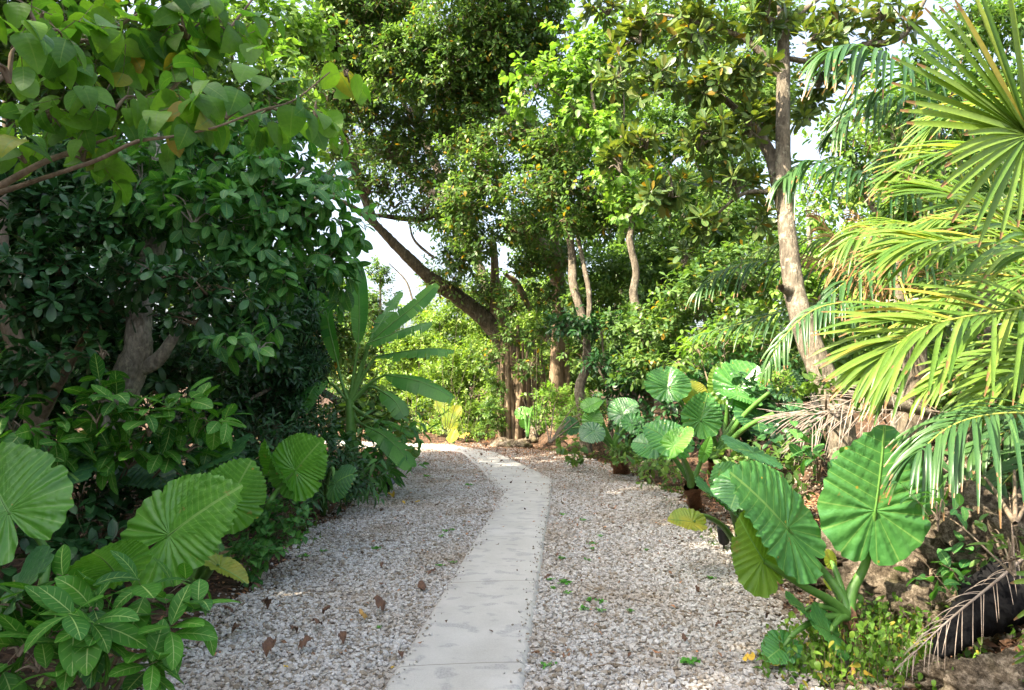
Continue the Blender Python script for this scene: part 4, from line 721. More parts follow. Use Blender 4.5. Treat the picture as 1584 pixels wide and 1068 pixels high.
# sunny thicket past the bend
bush('thicket_shrub', 'sunlit yellow-green thicket left of the banyan roots', gb(720, 680), [(720, 590, 20.5, 55, 45), (715, 668, 19.6, 50, 14), (660, 665, 20, 40, 14), (770, 610, 19.6, 20, 40), (690, 560, 21, 50, 40), (745, 640, 20, 35, 30), (700, 640, 20, 40, 25), (740, 550, 21, 45, 35), (670, 600, 20.5, 35, 35)], T_SM, 'sunny', .14, .5, 3., 'sunny shrubs past the bend', k=8, sub=9, Lt=.25, r=.006, stemmat='darkbark')
bush('thicket_shrub', 'taller sunlit shrub further back, above the bright thicket', gb(690, 675), [(680, 500, 23, 55, 32), (740, 510, 23, 45, 35), (650, 540, 23, 40, 35), (710, 470, 23.5, 40, 24), (765, 550, 23, 30, 35)], T_SM, 'sunny', .15, .5, 2.8, 'sunny shrubs past the bend', k=8, sub=9, Lt=.25, r=.006, stemmat='darkbark')
bush('thicket_shrub', 'sunlit shrub at the far left of the bend beside the banana leaves', gb(640, 678), [(635, 600, 22, 35, 35), (620, 560, 22.5, 40, 35), (645, 640, 21, 30, 22), (600, 610, 22, 30, 35), (655, 480, 24, 30, 22)], T_SM, 'sunny', .15, .5, 2.6, 'sunny shrubs past the bend', k=8, sub=9, Lt=.25, r=.006, stemmat='darkbark')
bush('thicket_shrub', 'sunlit low shrub under the tan trunk on the right of the bend', gb(850, 682), [(860, 620, 15.6, 45, 20), (900, 622, 15.2, 35, 18), (840, 645, 15.8, 30, 16), (890, 650, 15, 40, 18), (930, 640, 14.6, 30, 18), (905, 640, 14, 22, 22, .3), (880, 660, 14.6, 30, 12, .3)], T_SM, 'light', .12, .5, 2.6, 'sunny shrubs past the bend', k=8, sub=8, Lt=.2)
bush('thicket_shrub', 'sunlit shrub showing between the two banyans', gb(830, 676), [(815, 520, 21, 40, 40), (850, 560, 21, 40, 40), (830, 470, 21.5, 40, 30), (880, 520, 21, 30, 40), (800, 600, 20, 20, 30)], T_SM, 'sunny', .14, .5, 2.4, 'sunny shrubs past the bend', k=8, sub=9, Lt=.25, r=.006, stemmat='darkbark')
bush('thicket_shrub', 'narrow-leaved shrub just left of the hanging roots', gb(765, 684), [(760, 640, 18, 22, 25), (752, 665, 17.8, 25, 12), (770, 600, 18, 16, 22)], T_SM, 'mid', .12, .5, 2.6, 'sunny shrubs past the bend', k=8, sub=7, Lt=.2)
for k, (px, d, cl, lab) in enumerate([
    (560, 30, [(560, 560, 30, 90, 80), (500, 480, 30, 90, 90), (640, 590, 30, 60, 60)], 'far tree on the horizon behind the banana plant'),
    (720, 32, [(720, 540, 32, 90, 60), (660, 575, 32, 80, 50), (800, 500, 32, 90, 80), (690, 630, 30, 120, 30)], 'far tree on the horizon behind the sunlit thicket'),
    (980, 32, [(960, 480, 30, 120, 110), (1080, 420, 30, 120, 140), (860, 590, 30, 120, 50)], 'far tree on the horizon behind the banyans'),
    (1250, 28, [(1230, 560, 26, 130, 90), (1350, 500, 26, 130, 130), (1240, 430, 28, 80, 70)], 'far tree behind the leaning trunk on the right')]):
    bgtree('tree', lab, px, d, cl, T_SM, 'mid', .3, .5, 2.4, r0=.2, group='far trees', k=8, sub=9, Lt=.4)
# small elephant ears in the sun at the bend
taro('elephant_ear', 'small yellow-green elephant ear at the end of the path by a yellow leaf', gb(702, 690), [((697, 655, 17.5), (688, 640, 17.5), (0, -1, .5), 'taro_yellow', {}), ((703, 640, 17.6), (712, 628, 17.6), (.2, -1, .5), 'taro_yellow', {}), ((700, 672, 17.3), (695, 684, 17.2), (0, -1, .6), 'taro_yellow', {}), ((683, 630, 18), (676, 618, 18), (-.2, -1, .4), 'taro_yellow', {})], group='elephant ears by the bend')
taro('elephant_ear', 'small bright elephant ear in front of the banyan roots', gb(816, 676), [((812, 655, 16.5), (808, 643, 16.5), (0, -1, .5), 'taro_left', {}), ((828, 640, 16.6), (838, 628, 16.6), (.2, -1, .5), 'taro_left', {}), ((806, 640, 16.6), (820, 633, 16.6), (0, -1, .8), 'taro_left', {})], group='elephant ears by the bend')
for k in range(9):
    x, y, z = .4+rg.uniform(-.9, .9), 17.6+rg.uniform(-.5, .6), 0; rock('rock', 'lump of rock in the sunlit litter mound under the banyan roots', (x, y, float(ground_h(x, y))+.03), np.array([.22, .2, .14])*rg.uniform(.6, 1.3), rg, 'rocks under the banyan', sub=3)
# ---------------------------------------------------------------- RIGHT: rosette-leaved tree
b = P(1315, 700, 6.3); b[2] = ground_h(b[0], b[1])
e = plant('rosette_leaf_tree', 'leaning grey-trunked tree with rosettes of golden-backed leathery leaves, right of the path', 'tree', b, [
    (np.vstack([b-[0, 0, .1]]+pp((1297, 640, 6.3), (1268, 570, 6.4), (1245, 510, 6.5), (1229, 450, 6.6), (1220, 380, 6.7), (1213, 300, 6.8), (1211, 200, 6.9), (1212, 100, 7), (1210, 20, 7), (1200, -80, 7))), [.13, .115, .11, .10, .092, .082, .076, .07, .065, .05, .035]),
    (np.vstack(pp((1232, 458, 6.6), (1220, 450, 6.55), (1208, 445, 6.5))), [.075, .05, .035]),
    (np.vstack(pp((1214, 330, 6.8), (1203, 280, 6.9), (1190, 235, 7), (1150, 180, 7), (1080, 120, 7))), [.07, .065, .06, .04, .02]),
    (np.vstack(pp((1212, 90, 7), (1270, 95, 7.1), (1335, 71, 7.2), (1372, 66, 7.2), (1402, 50, 7.3), (1425, 10, 7.4), (1440, -20, 7.4))), [.028, .03, .036, .034, .03, .025, .02]),
    (np.vstack(pp((1212, 120, 7), (1150, 60, 7), (1060, 30, 7), (1000, 20, 7.2))), [.05, .03, .02, .01]),
    (np.vstack(pp((1213, 300, 6.8), (1150, 300, 6.9), (1090, 350, 7))), [.03, .02, .01]),
    (np.vstack(pp((1212, 60, 7), (1240, 20, 7), (1290, -20, 7.1))), [.04, .03, .02])],
    [(990, 50, 7, 55, 45), (1070, 40, 7, 70, 55), (960, 110, 7.1, 38, 35), (1020, 130, 6.9, 60, 45), (1100, 130, 6.8, 65, 50), (1165, 110, 6.7, 40, 50), (1000, 215, 7, 45, 40), (1080, 215, 6.8, 60, 45), (1160, 195, 6.7, 35, 45), (960, 255, 7.2, 38, 30), (1040, 290, 7, 60, 38), (1140, 285, 6.9, 50, 38), (1090, 350, 7, 50, 32), (1170, 350, 7, 36, 28), (1060, 400, 7.3, 22, 20), (1265, 120, 7.4, 45, 45), (1250, 180, 7.4, 38, 35), (1190, 20, 6.8, 70, 38), (1290, 25, 7, 55, 35), (1365, 20, 7.2, 45, 28), (1330, 110, 7.6, 30, 30, None, .6), (1400, 35, 7.3, 30, 20, .2), (1350, 60, 7.2, 34, 18, .2), (940, 10, 7.2, 40, 35), (1180, 180, 7.3, 50, 60), (1250, 60, 6.6, 40, 30), (1100, -60, 7, 130, 50)],
    T_OB, 'magnolia', .165, .4, 2.4, None, stemmat='barktan', k=10, Lt=.05, sub=7, spread=72, droop=.05, flat=.4, up=.6, tr=.004, rough=.05)
plant('tree_sapling', 'small rosette of leathery leaves growing at the foot of the leaning trunk', 'sapling', gb(1280, 720), [(np.vstack([gb(1280, 720)]+pp((1278, 640, 5.9), (1276, 600, 5.9))), [.012, .01, .008])], [(1278, 585, 5.9, 22, 14), (1290, 610, 5.8, 18, 12)], T_OB, 'mid', .12, .4, 2.2, None, stemmat='twig', k=7, Lt=.05, sub=3)
# upper right backdrop trees
bgtree('tree', 'far tree filling the right background behind the palms', 1480, 18, [(1450, 420, 18, 120, 70), (1300, 380, 18, 70, 60), (1570, 330, 18, 100, 90), (1480, 250, 18, 70, 50, None, .7), (1600, 180, 18, 90, 90), (1340, 300, 18, 50, 40, None, .7)], T_S, 'mid', .18, .5, 2.4, r0=.15, group='far trees', k=8, sub=10)
bgtree('tree', 'feathery light green tree in the gap between the leaning trunk and the palms', 1380, 14, [(1400, 150, 14, 40, 40, None, .8), (1350, 230, 14, 60, 50, None, .9), (1420, 280, 14, 70, 50), (1300, 300, 14, 50, 50, None, .8), (1460, 170, 14.5, 60, 50, None, .8), (1330, 150, 14, 40, 40, None, .6), (1530, 230, 14, 70, 70), (1500, 340, 14, 80, 80)], T_S, 'sunny', .15, .45, 1.8, r0=.07, sm='barkpale', k=8, sub=9)
bgtree('tree', 'pale-trunked tree seen under the right branch of the rosette-leaved tree', 1262, 12, [(1250, 320, 12, 45, 50, None, .7), (1290, 400, 12, 70, 50), (1220, 440, 12, 60, 50), (1340, 460, 11.5, 80, 60), (1440, 430, 11, 90, 60), (1560, 440, 10, 90, 80)], T_S, 'light', .15, .5, 2., r0=.09, sm='barkpale', k=8, sub=9)
bgtree('tree', 'leafy tree behind the arching palm frond at the top right', 1400, 10.5, [(1380, 180, 10.5, 60, 55), (1440, 110, 10.5, 60, 55, None, .8), (1330, 250, 10.5, 50, 50), (1450, 220, 10.5, 70, 60), (1540, 150, 10.5, 80, 80), (1500, 50, 10.5, 60, 45), (1580, 30, 10.5, 70, 60), (1290, 200, 10.5, 40, 50, None, .8), (1420, 320, 10, 90, 60)], T_S, 'mid', .13, .5, 2.2, r0=.08, k=8, sub=9)
# ---------------------------------------------------------------- palms
def palm(name, label, base, fr, group='palms on the right', trunk=None):
    rng = RNG(); base = np.asarray(base, float); e = thing(name, label, 'palm', base, group)
    mb = MB(); crown = np.asarray(trunk, float) if trunk is not None else base+[0, 0, .5]
    tube(mb, [base-[0, 0, .1], (base+crown)/2, crown], [.13, .11, .09], 16, 12, .1, rng); mb.build('trunk', Mt['bark'], e, base)
    for f in fr:
        pts = pp(*f[0]); pts = np.vstack([crown, (crown*.45+pts[0]*.55)+[0, 0, .12], *pts]) if f[5].get('link', True) else np.vstack(pts)
        kw = {k: v for k, v in f[5].items() if k != 'link'}; kw.setdefault('start', .38 if f[5].get('link', True) else .08)
        frond(e, base, pts, f[1], f[2], f[3], f[4], rng, **kw)
    return e, crown, rng
U = (-.1, -.55, .8)
g0 = gd(1790, 4.6, 0); cr0 = P(1800, 640, 4.6)
e, cr0, rng = palm('palm', 'near palm at the right edge with broad sunlit yellow-green fronds reaching in', g0, [
    ([(1640, 475, 4.2), (1540, 483, 4.1), (1440, 503, 4.0), (1390, 530, 4.0), (1345, 566, 4.0)], .72, 36, .028, 'palm', dict(jit=.13, up=(0, -.75, .65), droop=.22, ang=(52, 14))),
    ([(1660, 400, 4.5), (1584, 378, 4.5), (1480, 374, 4.5), (1425, 374, 4.5), (1385, 390, 4.5)], .68, 36, .028, 'palm', dict(jit=.13, up=(0, -.6, .8), droop=.3, ang=(52, 14))),
    ([(1700, 330, 4.0), (1640, 250, 4.0), (1540, 228, 4.0), (1450, 240, 4.0), (1385, 268, 4.0)], .60, 32, .026, 'palm', dict(jit=.13, up=(0, -.45, .9), droop=.22, ang=(46, 10))),
    ([(1720, 480, 3.7), (1640, 400, 3.7), (1540, 335, 3.7), (1470, 300, 3.8), (1420, 290, 3.9)], .62, 32, .027, 'palm', dict(jit=.13, up=(.2, -.7, .7), droop=.25, ang=(50, 12))),
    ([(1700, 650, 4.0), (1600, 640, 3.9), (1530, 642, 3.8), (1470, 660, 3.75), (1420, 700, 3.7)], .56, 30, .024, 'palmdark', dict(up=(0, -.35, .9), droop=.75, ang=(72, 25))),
    ([(1720, 560, 4.3), (1640, 560, 4.3), (1560, 580, 4.3), (1500, 620, 4.3)], .55, 22, .032, 'palm', dict(jit=.13, up=(0, -.6, .8), droop=.35, ang=(55, 15))),
    ([(1720, 300, 4.6), (1640, 200, 4.8), (1560, 160, 4.9), (1470, 175, 5.0), (1420, 220, 5.0)], .58, 30, .024, 'palm', dict(jit=.13, up=(0, -.5, .9), droop=.35, ang=(55, 15))),
    ([(1720, 430, 5.0), (1640, 340, 5.2), (1560, 320, 5.3), (1460, 335, 5.4), (1400, 370, 5.4)], .58, 30, .024, 'palm', dict(jit=.13, up=(0, -.5, .9), droop=.35, ang=(55, 15))),
    ([(1720, 520, 5.0), (1650, 430, 5.2), (1580, 430, 5.3), (1480, 450, 5.4), (1400, 500, 5.4)], .58, 30, .024, 'palm', dict(jit=.13, up=(0, -.6, .8), droop=.35, ang=(55, 15))),
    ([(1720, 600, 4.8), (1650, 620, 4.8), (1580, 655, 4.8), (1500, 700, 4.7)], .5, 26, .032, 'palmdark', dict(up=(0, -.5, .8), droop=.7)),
    ([(1700, 560, 5.2), (1600, 540, 5.2), (1500, 560, 5.2), (1420, 610, 5.2)], .55, 22, .032, 'palm', dict(jit=.13, up=(0, -.6, .8), droop=.35, ang=(55, 15))),
    ([(1720, 660, 4.6), (1640, 690, 4.6), (1570, 730, 4.5), (1520, 790, 4.4)], .5, 22, .030, 'palmdark', dict(up=(0, -.5, .8), droop=.6)),
], trunk=cr0)
hub = P(1590, 208, 3.0); mb = MB(); tube(mb, [cr0, P(1760, 420, 3.9), P(1680, 260, 3.2), hub], [.02, .016, .012, .01], 20, 6); mb.build('frond_stalk', Mt['rachis'], e, g0)
fan(e, g0, hub, (-1, -.1, .12), (.35, -.1, 1), 22, .68, .036, 'palm', rng, (.2, -1, .3), .05)
fan(e, g0, hub, (-.95, -.2, .05), (-.25, -.25, -1), 11, .48, .030, 'palm', rng, (.2, -1, .2), .15)
g1 = gd(1640, 3.1, 0); c1 = P(1665, 1010, 3.1)
e, c1, rng = palm('palm', 'young palm in the bottom right corner, only its leaflet tips in view', g1, [
    ([(1650, 960, 3.1), (1628, 900, 3.1), (1612, 850, 3.1)], .0, 1, .01, 'palm', dict(link=False))], trunk=c1-[0, 0, .1])
frond(e, g1, np.vstack([c1]+pp((1668, 1090, 3.1), (1660, 980, 3.1), (1628, 900, 3.1), (1625, 840, 3.2))), .27, 20, .026, 'palm', rng, up=(-.1, -1, .3), droop=.2, ang=(100, 70), start=.12)
g2 = gd(1500, 7.6, 0); c2 = P(1530, 420, 7.6)
palm('palm', 'taller palm further back with one long frond arching over towards the trunk', g2, [
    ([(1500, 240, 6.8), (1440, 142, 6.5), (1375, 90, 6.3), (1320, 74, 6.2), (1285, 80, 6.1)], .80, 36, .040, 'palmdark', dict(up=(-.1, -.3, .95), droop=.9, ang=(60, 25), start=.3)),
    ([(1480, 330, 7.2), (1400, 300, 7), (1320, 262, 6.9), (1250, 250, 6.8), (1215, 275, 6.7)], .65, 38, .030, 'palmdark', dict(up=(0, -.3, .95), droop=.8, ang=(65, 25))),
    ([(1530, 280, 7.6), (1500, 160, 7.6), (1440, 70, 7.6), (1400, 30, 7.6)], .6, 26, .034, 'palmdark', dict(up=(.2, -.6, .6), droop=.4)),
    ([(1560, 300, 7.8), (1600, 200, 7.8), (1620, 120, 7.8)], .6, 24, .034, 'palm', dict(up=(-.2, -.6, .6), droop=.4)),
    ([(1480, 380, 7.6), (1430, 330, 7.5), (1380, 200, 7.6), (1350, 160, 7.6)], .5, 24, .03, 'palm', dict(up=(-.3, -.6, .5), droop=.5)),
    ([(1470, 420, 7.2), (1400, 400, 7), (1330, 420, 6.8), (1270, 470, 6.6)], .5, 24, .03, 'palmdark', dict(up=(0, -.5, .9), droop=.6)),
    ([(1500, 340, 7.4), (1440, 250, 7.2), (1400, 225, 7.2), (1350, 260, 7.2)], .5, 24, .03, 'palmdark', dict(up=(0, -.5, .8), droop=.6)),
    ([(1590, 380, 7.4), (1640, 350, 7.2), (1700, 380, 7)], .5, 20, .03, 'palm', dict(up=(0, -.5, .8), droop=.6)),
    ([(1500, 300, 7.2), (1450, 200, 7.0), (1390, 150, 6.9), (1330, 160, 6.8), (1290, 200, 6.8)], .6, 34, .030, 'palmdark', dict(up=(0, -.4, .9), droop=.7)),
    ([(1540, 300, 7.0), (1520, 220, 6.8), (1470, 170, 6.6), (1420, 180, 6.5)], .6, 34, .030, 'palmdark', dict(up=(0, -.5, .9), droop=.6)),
    ([(1560, 420, 6.8), (1500, 380, 6.4), (1420, 350, 6.2), (1350, 350, 6.1), (1300, 380, 6.1)], .6, 34, .028, 'palm', dict(up=(0, -.5, .9), droop=.5))], trunk=c2)
g3 = gd(1400, 6.6, 0); c3 = P(1420, 520, 6.4)
palm('palm', 'low palm behind the leaning trunk with long thin fronds and dry brown ones', g3, [
    ([(1380, 470, 6.2), (1310, 468, 5.9), (1255, 482, 5.8), (1210, 525, 5.7), (1185, 570, 5.7)], .26, 26, .024, 'palmdark', dict(up=(-.3, -.5, .8), droop=.9)),
    ([(1360, 450, 7.2), (1290, 425, 7.4), (1200, 405, 7.4), (1130, 415, 7.4), (1080, 450, 7.3)], .50, 30, .022, 'palmdark', dict(up=(0, -.35, .9), droop=.7)),
    ([(1380, 480, 7.2), (1300, 470, 7.4), (1220, 480, 7.4), (1150, 500, 7.4), (1080, 520, 7.3)], .45, 28, .02, 'palmdark', dict(up=(0, -.35, .9), droop=.6)),
    ([(1380, 430, 7.2), (1320, 380, 7.4), (1240, 370, 7.5), (1170, 390, 7.5)], .5, 28, .022, 'palm', dict(up=(0, -.5, .9), droop=.6)),
    ([(1380, 420, 6.9), (1330, 400, 6.9), (1290, 370, 6.9), (1260, 330, 6.9)], .42, 30, .014, 'palmdry', dict(up=(-.2, -.6, .6), droop=.5)),
    ([(1400, 440, 6.9), (1340, 430, 6.9), (1290, 410, 6.9), (1240, 395, 6.9)], .40, 34, .016, 'palmdry', dict(up=(0, -.5, .8), droop=.7)),
    ([(1440, 430, 6.9), (1400, 400, 6.9), (1350, 360, 6.9), (1320, 330, 7)], .42, 26, .016, 'palmdry', dict(up=(0, -.6, .8), droop=.5)),
    ([(1460, 470, 6.9), (1500, 420, 6.9), (1540, 420, 6.8), (1590, 450, 6.6)], .5, 26, .026, 'palm', dict(up=(0, -.6, .8), droop=.5))], trunk=c3)
# fallen dry fronds
rng = RNG()
def fallen(label, pts, L, n, wid, **kw):
    pts = np.vstack(pp(*pts)); base = pts[0]; o = frond(None, base, pts, L, n, wid, 'dryrib2', rng, name='dry_frond', ribmat='dryrib', rr=.009, **kw); o.location = tuple(base); tag(o, label, 'palm frond', 'fallen dry fronds')
Mt['dryrib2'] = Mt['dryrib']
fallen('dry grey palm frond lying across the rocks below the leaning trunk', [(1480, 640, 5.9), (1400, 634, 5.8), (1320, 638, 5.7), (1250, 642, 5.6), (1190, 647, 5.5)], .45, 26, .008, up=(0, -.7, .7), droop=.15, ang=(40, 12), lift=.02)
fallen('second dry frond with stiff ribs fanning down towards the elephant ears', [(1400, 600, 5.9), (1340, 610, 5.7), (1280, 640, 5.6), (1230, 690, 5.5)], .42, 22, .007, up=(0, -.7, .7), droop=.3, ang=(50, 20), lift=.02)
fallen('dry grey frond leaning over the black log at the bottom right', [(1590, 858, 3.5), (1540, 900, 3.5), (1485, 945, 3.5), (1440, 985, 3.5), (1395, 1030, 3.45)], .17, 20, .0035, up=(0, -.5, .8), droop=.5, ang=(50, 20), lift=.02, sides=(-1, 1))
# broken branch on the bank
rg = RNG(); mb = MB(); bb = P(1345, 630, 5.9)
tube(mb, np.vstack(pp((1272, 590, 5.9), (1290, 605, 5.85), (1320, 614, 5.8), (1345, 605, 5.8), (1358, 597, 5.8))), [.02, .03, .04, .04, .035], 30, 10, .15, rg); tube(mb, np.vstack(pp((1356, 596, 5.8), (1362, 612, 5.8), (1400, 628, 5.8), (1440, 640, 5.9))), [.05, .06, .05, .04], 24, 10, .15, rg, cap=True)
solo(mb, 'broken_branch', Mt['barktan'], 'broken brown branch with a snapped end resting on the bank', 'branch', bb)
# bank rocks
rg = RNG()
for px, py, d, rx, rz, lab in [(1330, 700, 5.6, .45, .16, 'coral rock directly behind the tallest elephant ear leaf'), (1430, 660, 5.6, .40, .14, 'coral rock under the dry frond on top of the bank'), (1235, 695, 5.9, .28, .16, 'dark pitted rock left of the leaning trunk foot'), (1400, 860, 4.5, .34, .2, 'mossy coral rock to the right of the big elephant ear stalk'), (1500, 830, 4.4, .42, .25, 'pitted coral rock in the bank below the drooping palm frond'), (1570, 800, 4.1, .36, .26, 'coral rock at the right edge in the bank'), (1450, 920, 4.1, .22, .12, 'small sunlit coral rock above the black log'), (1570, 1040, 3.2, .24, .12, 'coral rock in the bottom right corner'), (1350, 920, 4.5, .26, .12, 'low grey rock behind the elephant ear stem'), (1470, 1040, 3.5, .18, .08, 'small rock below the black log'), (1550, 700, 5.2, .45, .22, 'coral rock high on the bank at the right edge'), (1260, 850, 5.2, .2, .08, 'low rock between the two big elephant ear leaves'), (1180, 700, 7.6, .3, .14, 'dark rock in the shade behind the middle elephant ears')]:
    rock('coral_rock', lab, P(px, py, d)*[1, 1, 0]+[0, 0, min(P(px, py, d)[2], float(ground_h(P(px, py, d)[0], d))+rz*.6)], [rx, rx*.8, rz*1.35], rg)
# black log
mb = MB(); lp = np.vstack(pp((1580, 905, 3.75), (1540, 930, 3.7), (1500, 960, 3.65), (1470, 990, 3.6), (1448, 1015, 3.55))); tube(mb, lp, [.11, .12, .09, .075, .02], 60, 20, .22, rg, cap=True)
solo(mb, 'log', plain('charred_wood', (.004, .004, .005), .9, (.012, .012, .012), 12, .01, 30, spec=.1), 'short blackened log lying on the bank at the bottom right', 'log', lp[2])
# ---------------------------------------------------------------- elephant ears, right
b = gb(1322, 1012)
taro('elephant_ear', 'large elephant ear plant in the foreground right with a giant upright leaf', b, [
    ((1354, 790, 4.0), (1374, 664, 3.95), (.05, -1, .5), 'taro', dict(wid=.93, fold=.1, curl=.2, ruff=.7, pet=[(1318, 915, 4.12), (1340, 868, 4.12)], pr=.021)),
    ((1217, 818, 3.9), (1144, 728, 3.75), (.35, -.9, .75), 'taro', dict(wid=.82, fold=.2, ruff=.8, pet=[(1300, 920, 4.1), (1262, 870, 4.12)], pr=.018)),
    ((1180, 866, 3.75), (1139, 800, 3.7), (-.62, .45, .35), 'taro_yellow2', dict(wid=.95, fold=.15, curl=.1, pet=[(1285, 930, 4.0), (1240, 905, 3.85)], pr=.018)),
    ((1245, 945, 3.95), (1226, 930, 3.85), (-.2, -.6, .8), 'taro', dict(wid=1.)),
    ((1285, 978, 3.9), (1262, 962, 3.8), (.1, -.8, .8), 'taro', dict(wid=1.2)),
    ((1212, 1000, 3.85), (1186, 1018, 3.75), (0, -.7, .7), 'taro', dict(wid=.8)),
    ((1285, 868, 4.25), (1280, 850, 4.25), (.4, -.8, .2), 'taro_yellow', dict(wid=1.0)),
    ((1283, 905, 4.2), (1275, 895, 4.2), (.7, -.6, .2), 'taro_yellow', dict(wid=1.1))] if taro_mat('taro_yellow2', (.10, .20, .02), (.15, .26, .03), .45, .45) is None else [], stem=P(1312, 955, 4.05), stemr=.045, petr=.013, group='elephant ears on the right')
taro('elephant_ear', 'low elephant ear tuft at the gravel edge behind the giant-leaved one', gb(1150, 860), [
    ((1112, 775, 5.4), (1090, 750, 5.2), (-.3, -.7, .7), 'taro_bluish', {}), ((1128, 745, 5.6), (1108, 720, 5.6), (-.5, -.7, .6), 'taro', dict(wid=1.3)), ((1145, 750, 5.4), (1128, 784, 5.2), (-.5, -.7, .5), 'taro', {}),
    ((1070, 808, 5.6), (1035, 800, 5.6), (0, -.5, .9), 'taro_yellow', dict(wid=1., fold=.3)), ((1165, 700, 6.4), (1135, 690, 6.2), (0, -.5, .9), 'taro_bluish', dict(wid=1.3))], group='elephant ears on the right', stemr=.03)
b = gb(1105, 748)
taro('elephant_ear', 'tall elephant ear plant with many ruffled leaves midway along the right side', b, [
    ((1032, 600, 9.0), (1036, 566, 9.1), (-.1, -.85, .6), 'taro', dict(wid=1.3, fold=.35, ruff=1.5, pet=[(1100, 680, 9.3), (1050, 620, 9.1)])), ((1084, 650, 8.8), (1096, 608, 8.8), (.1, -.95, .35), 'taro', dict(wid=1.0, ruff=1.6, pet=[(1104, 680, 9), (1096, 665, 8.9)])),
    ((1075, 612, 9.2), (1068, 590, 9.2), (-.2, -.9, .4), 'taro_yellow', dict(wid=1.2, pet=[(1095, 670, 9.2), (1082, 640, 9.2)])), ((1122, 600, 9.3), (1112, 562, 9.3), (-.4, -.8, .4), 'taro_yellow2', dict(wid=.9, pet=[(1120, 670, 9.3), (1125, 630, 9.3)])),
    ((1140, 600, 9.0), (1170, 565, 8.9), (.1, -.8, .7), 'taro', dict(wid=1.3, pet=[(1118, 680, 9), (1146, 630, 9)])), ((1170, 640, 8.8), (1178, 672, 8.6), (.1, -.8, .5), 'taro_bluish', dict(wid=1.3)),
    ((1140, 612, 8.9), (1178, 622, 8.7), (.1, -.4, 1), 'taro', dict(wid=.9, pet=[(1122, 690, 8.9), (1143, 650, 8.9)])), ((1225, 640, 8.2), (1255, 655, 8), (0, -.6, .8), 'taro_bluish', {}), ((1215, 600, 8.4), (1225, 570, 8.4), (0, -.7, .7), 'taro_bluish', dict(wid=1.2))], stem=P(1104, 710, 9.0), stemr=.09, petr=.022, group='elephant ears on the right')
b = gb(1075, 782)
taro('elephant_ear', 'elephant ear plant with two overlapping leaves and a brown stem at the gravel edge', b, [
    ((1040, 684, 7.4), (998, 654, 7.5), (-.05, -.8, .7), 'taro', dict(wid=.9, pet=[(1066, 735, 7.7), (1052, 700, 7.5)])), ((1043, 690, 7.3), (1070, 660, 7.3), (.2, -.5, .9), 'taro_left', dict(wid=.7, fold=.4, pet=[(1068, 735, 7.6), (1055, 705, 7.4)])),
    ((1012, 690, 7.7), (978, 680, 7.8), (0, -.7, .8), 'taro', dict(wid=1.2, pet=[(1064, 740, 7.8), (1035, 700, 7.8)])), ((1090, 700, 7.6), (1100, 676, 7.6), (.2, -.9, .3), 'taro_left', dict(wid=.5, pet=[(1074, 740, 7.7), (1084, 715, 7.7)]))], stem=P(1068, 752, 7.7), stemr=.08, petr=.02, group='elephant ears on the right')
b = gb(965, 736)
taro('elephant_ear', 'elephant ear plant with small mixed leaves, farthest on the right side', b, [
    ((912, 628, 11.3), (930, 618, 11.3), (0, -.6, .9), 'taro_left', dict(wid=1.2)), ((916, 652, 11.2), (922, 632, 11.2), (-.2, -.9, .4), 'taro_left', dict(wid=1.1)), ((962, 640, 11.3), (984, 620, 11.3), (.1, -.8, .7), 'taro', dict(wid=1.2)),
    ((918, 668, 11), (900, 680, 10.9), (0, -.8, .7), 'taro_bluish', dict(wid=1.2)), ((885, 662, 11.5), (880, 645, 11.5), (-.2, -.9, .4), 'taro_bluish', {}), ((978, 655, 11), (1000, 668, 10.9), (0, -.8, .6), 'taro', {}), ((990, 700, 11), (1004, 712, 10.9), (0, -.7, .7), 'taro_bluish', {})], stem=P(949, 694, 11.4), stemr=.10, petr=.02, group='elephant ears on the right')
bush('shrub', 'low round-leaved shrub under the farthest elephant ear on the right', gb(890, 716), [(885, 690, 12.5, 18, 14), (905, 700, 12.2, 14, 12), (870, 680, 13, 14, 12)], T_HS, 'mid', .17, .8, 1.8, 'right-hand shrubs', k=5, sub=4)
bush('shrub', 'dark shrub filling the shade behind the tall elephant ears', gb(1150, 720), [(1150, 660, 9.8, 60, 40), (1060, 660, 10, 50, 35), (1010, 680, 10.5, 40, 30), (1200, 600, 9, 60, 45), (1230, 670, 7.8, 50, 30), (970, 660, 12, 40, 35), (1120, 600, 10.5, 60, 40)], T_EL, 'glossy', .15, .5, 2.6, 'right-hand shrubs', k=7, sub=7)
bush('shrub', 'shrub with a flat tier of light leaves above the tall elephant ears', gb(1130, 730), [(1080, 540, 9.6, 45, 15), (1120, 530, 9.8, 50, 14), (1050, 560, 9.6, 25, 12)], T_EL, 'light', .15, .5, 2.2, 'right-hand shrubs', k=7, sub=5, flat=1.3, r=.02)
bush('shrub', 'small broad-leaved seedling on the bank behind the giant elephant ear leaves', gb(1265, 740), [(1262, 712, 5.2, 22, 14), (1280, 705, 5.3, 14, 10)], T_EL5, 'ficus', .16, .5, 2., 'right-hand shrubs', k=6, sub=3, flat=1.2)
bush('shrub', 'small bright-leaved seedling on the rocks right of the giant elephant ear', gb(1480, 930), [(1480, 882, 3.9, 26, 18), (1440, 885, 4.0, 26, 16), (1500, 870, 4.0, 20, 14), (1478, 918, 3.8, 12, 12)], T_EL5, 'ficus', .125, .58, 2., 'right-hand shrubs', k=6, sub=3, flat=1.2, r=.006)
bush('shrub', 'wispy twig shrub with tiny leaves between the elephant ears and the leaning trunk', gb(1225, 720), [(1210, 590, 6.2, 28, 12), (1230, 605, 6.2, 24, 10), (1195, 585, 6.2, 16, 10)], T_S, 'light', .055, .55, 1.6, 'right-hand shrubs', k=6, sub=4, r=.006)
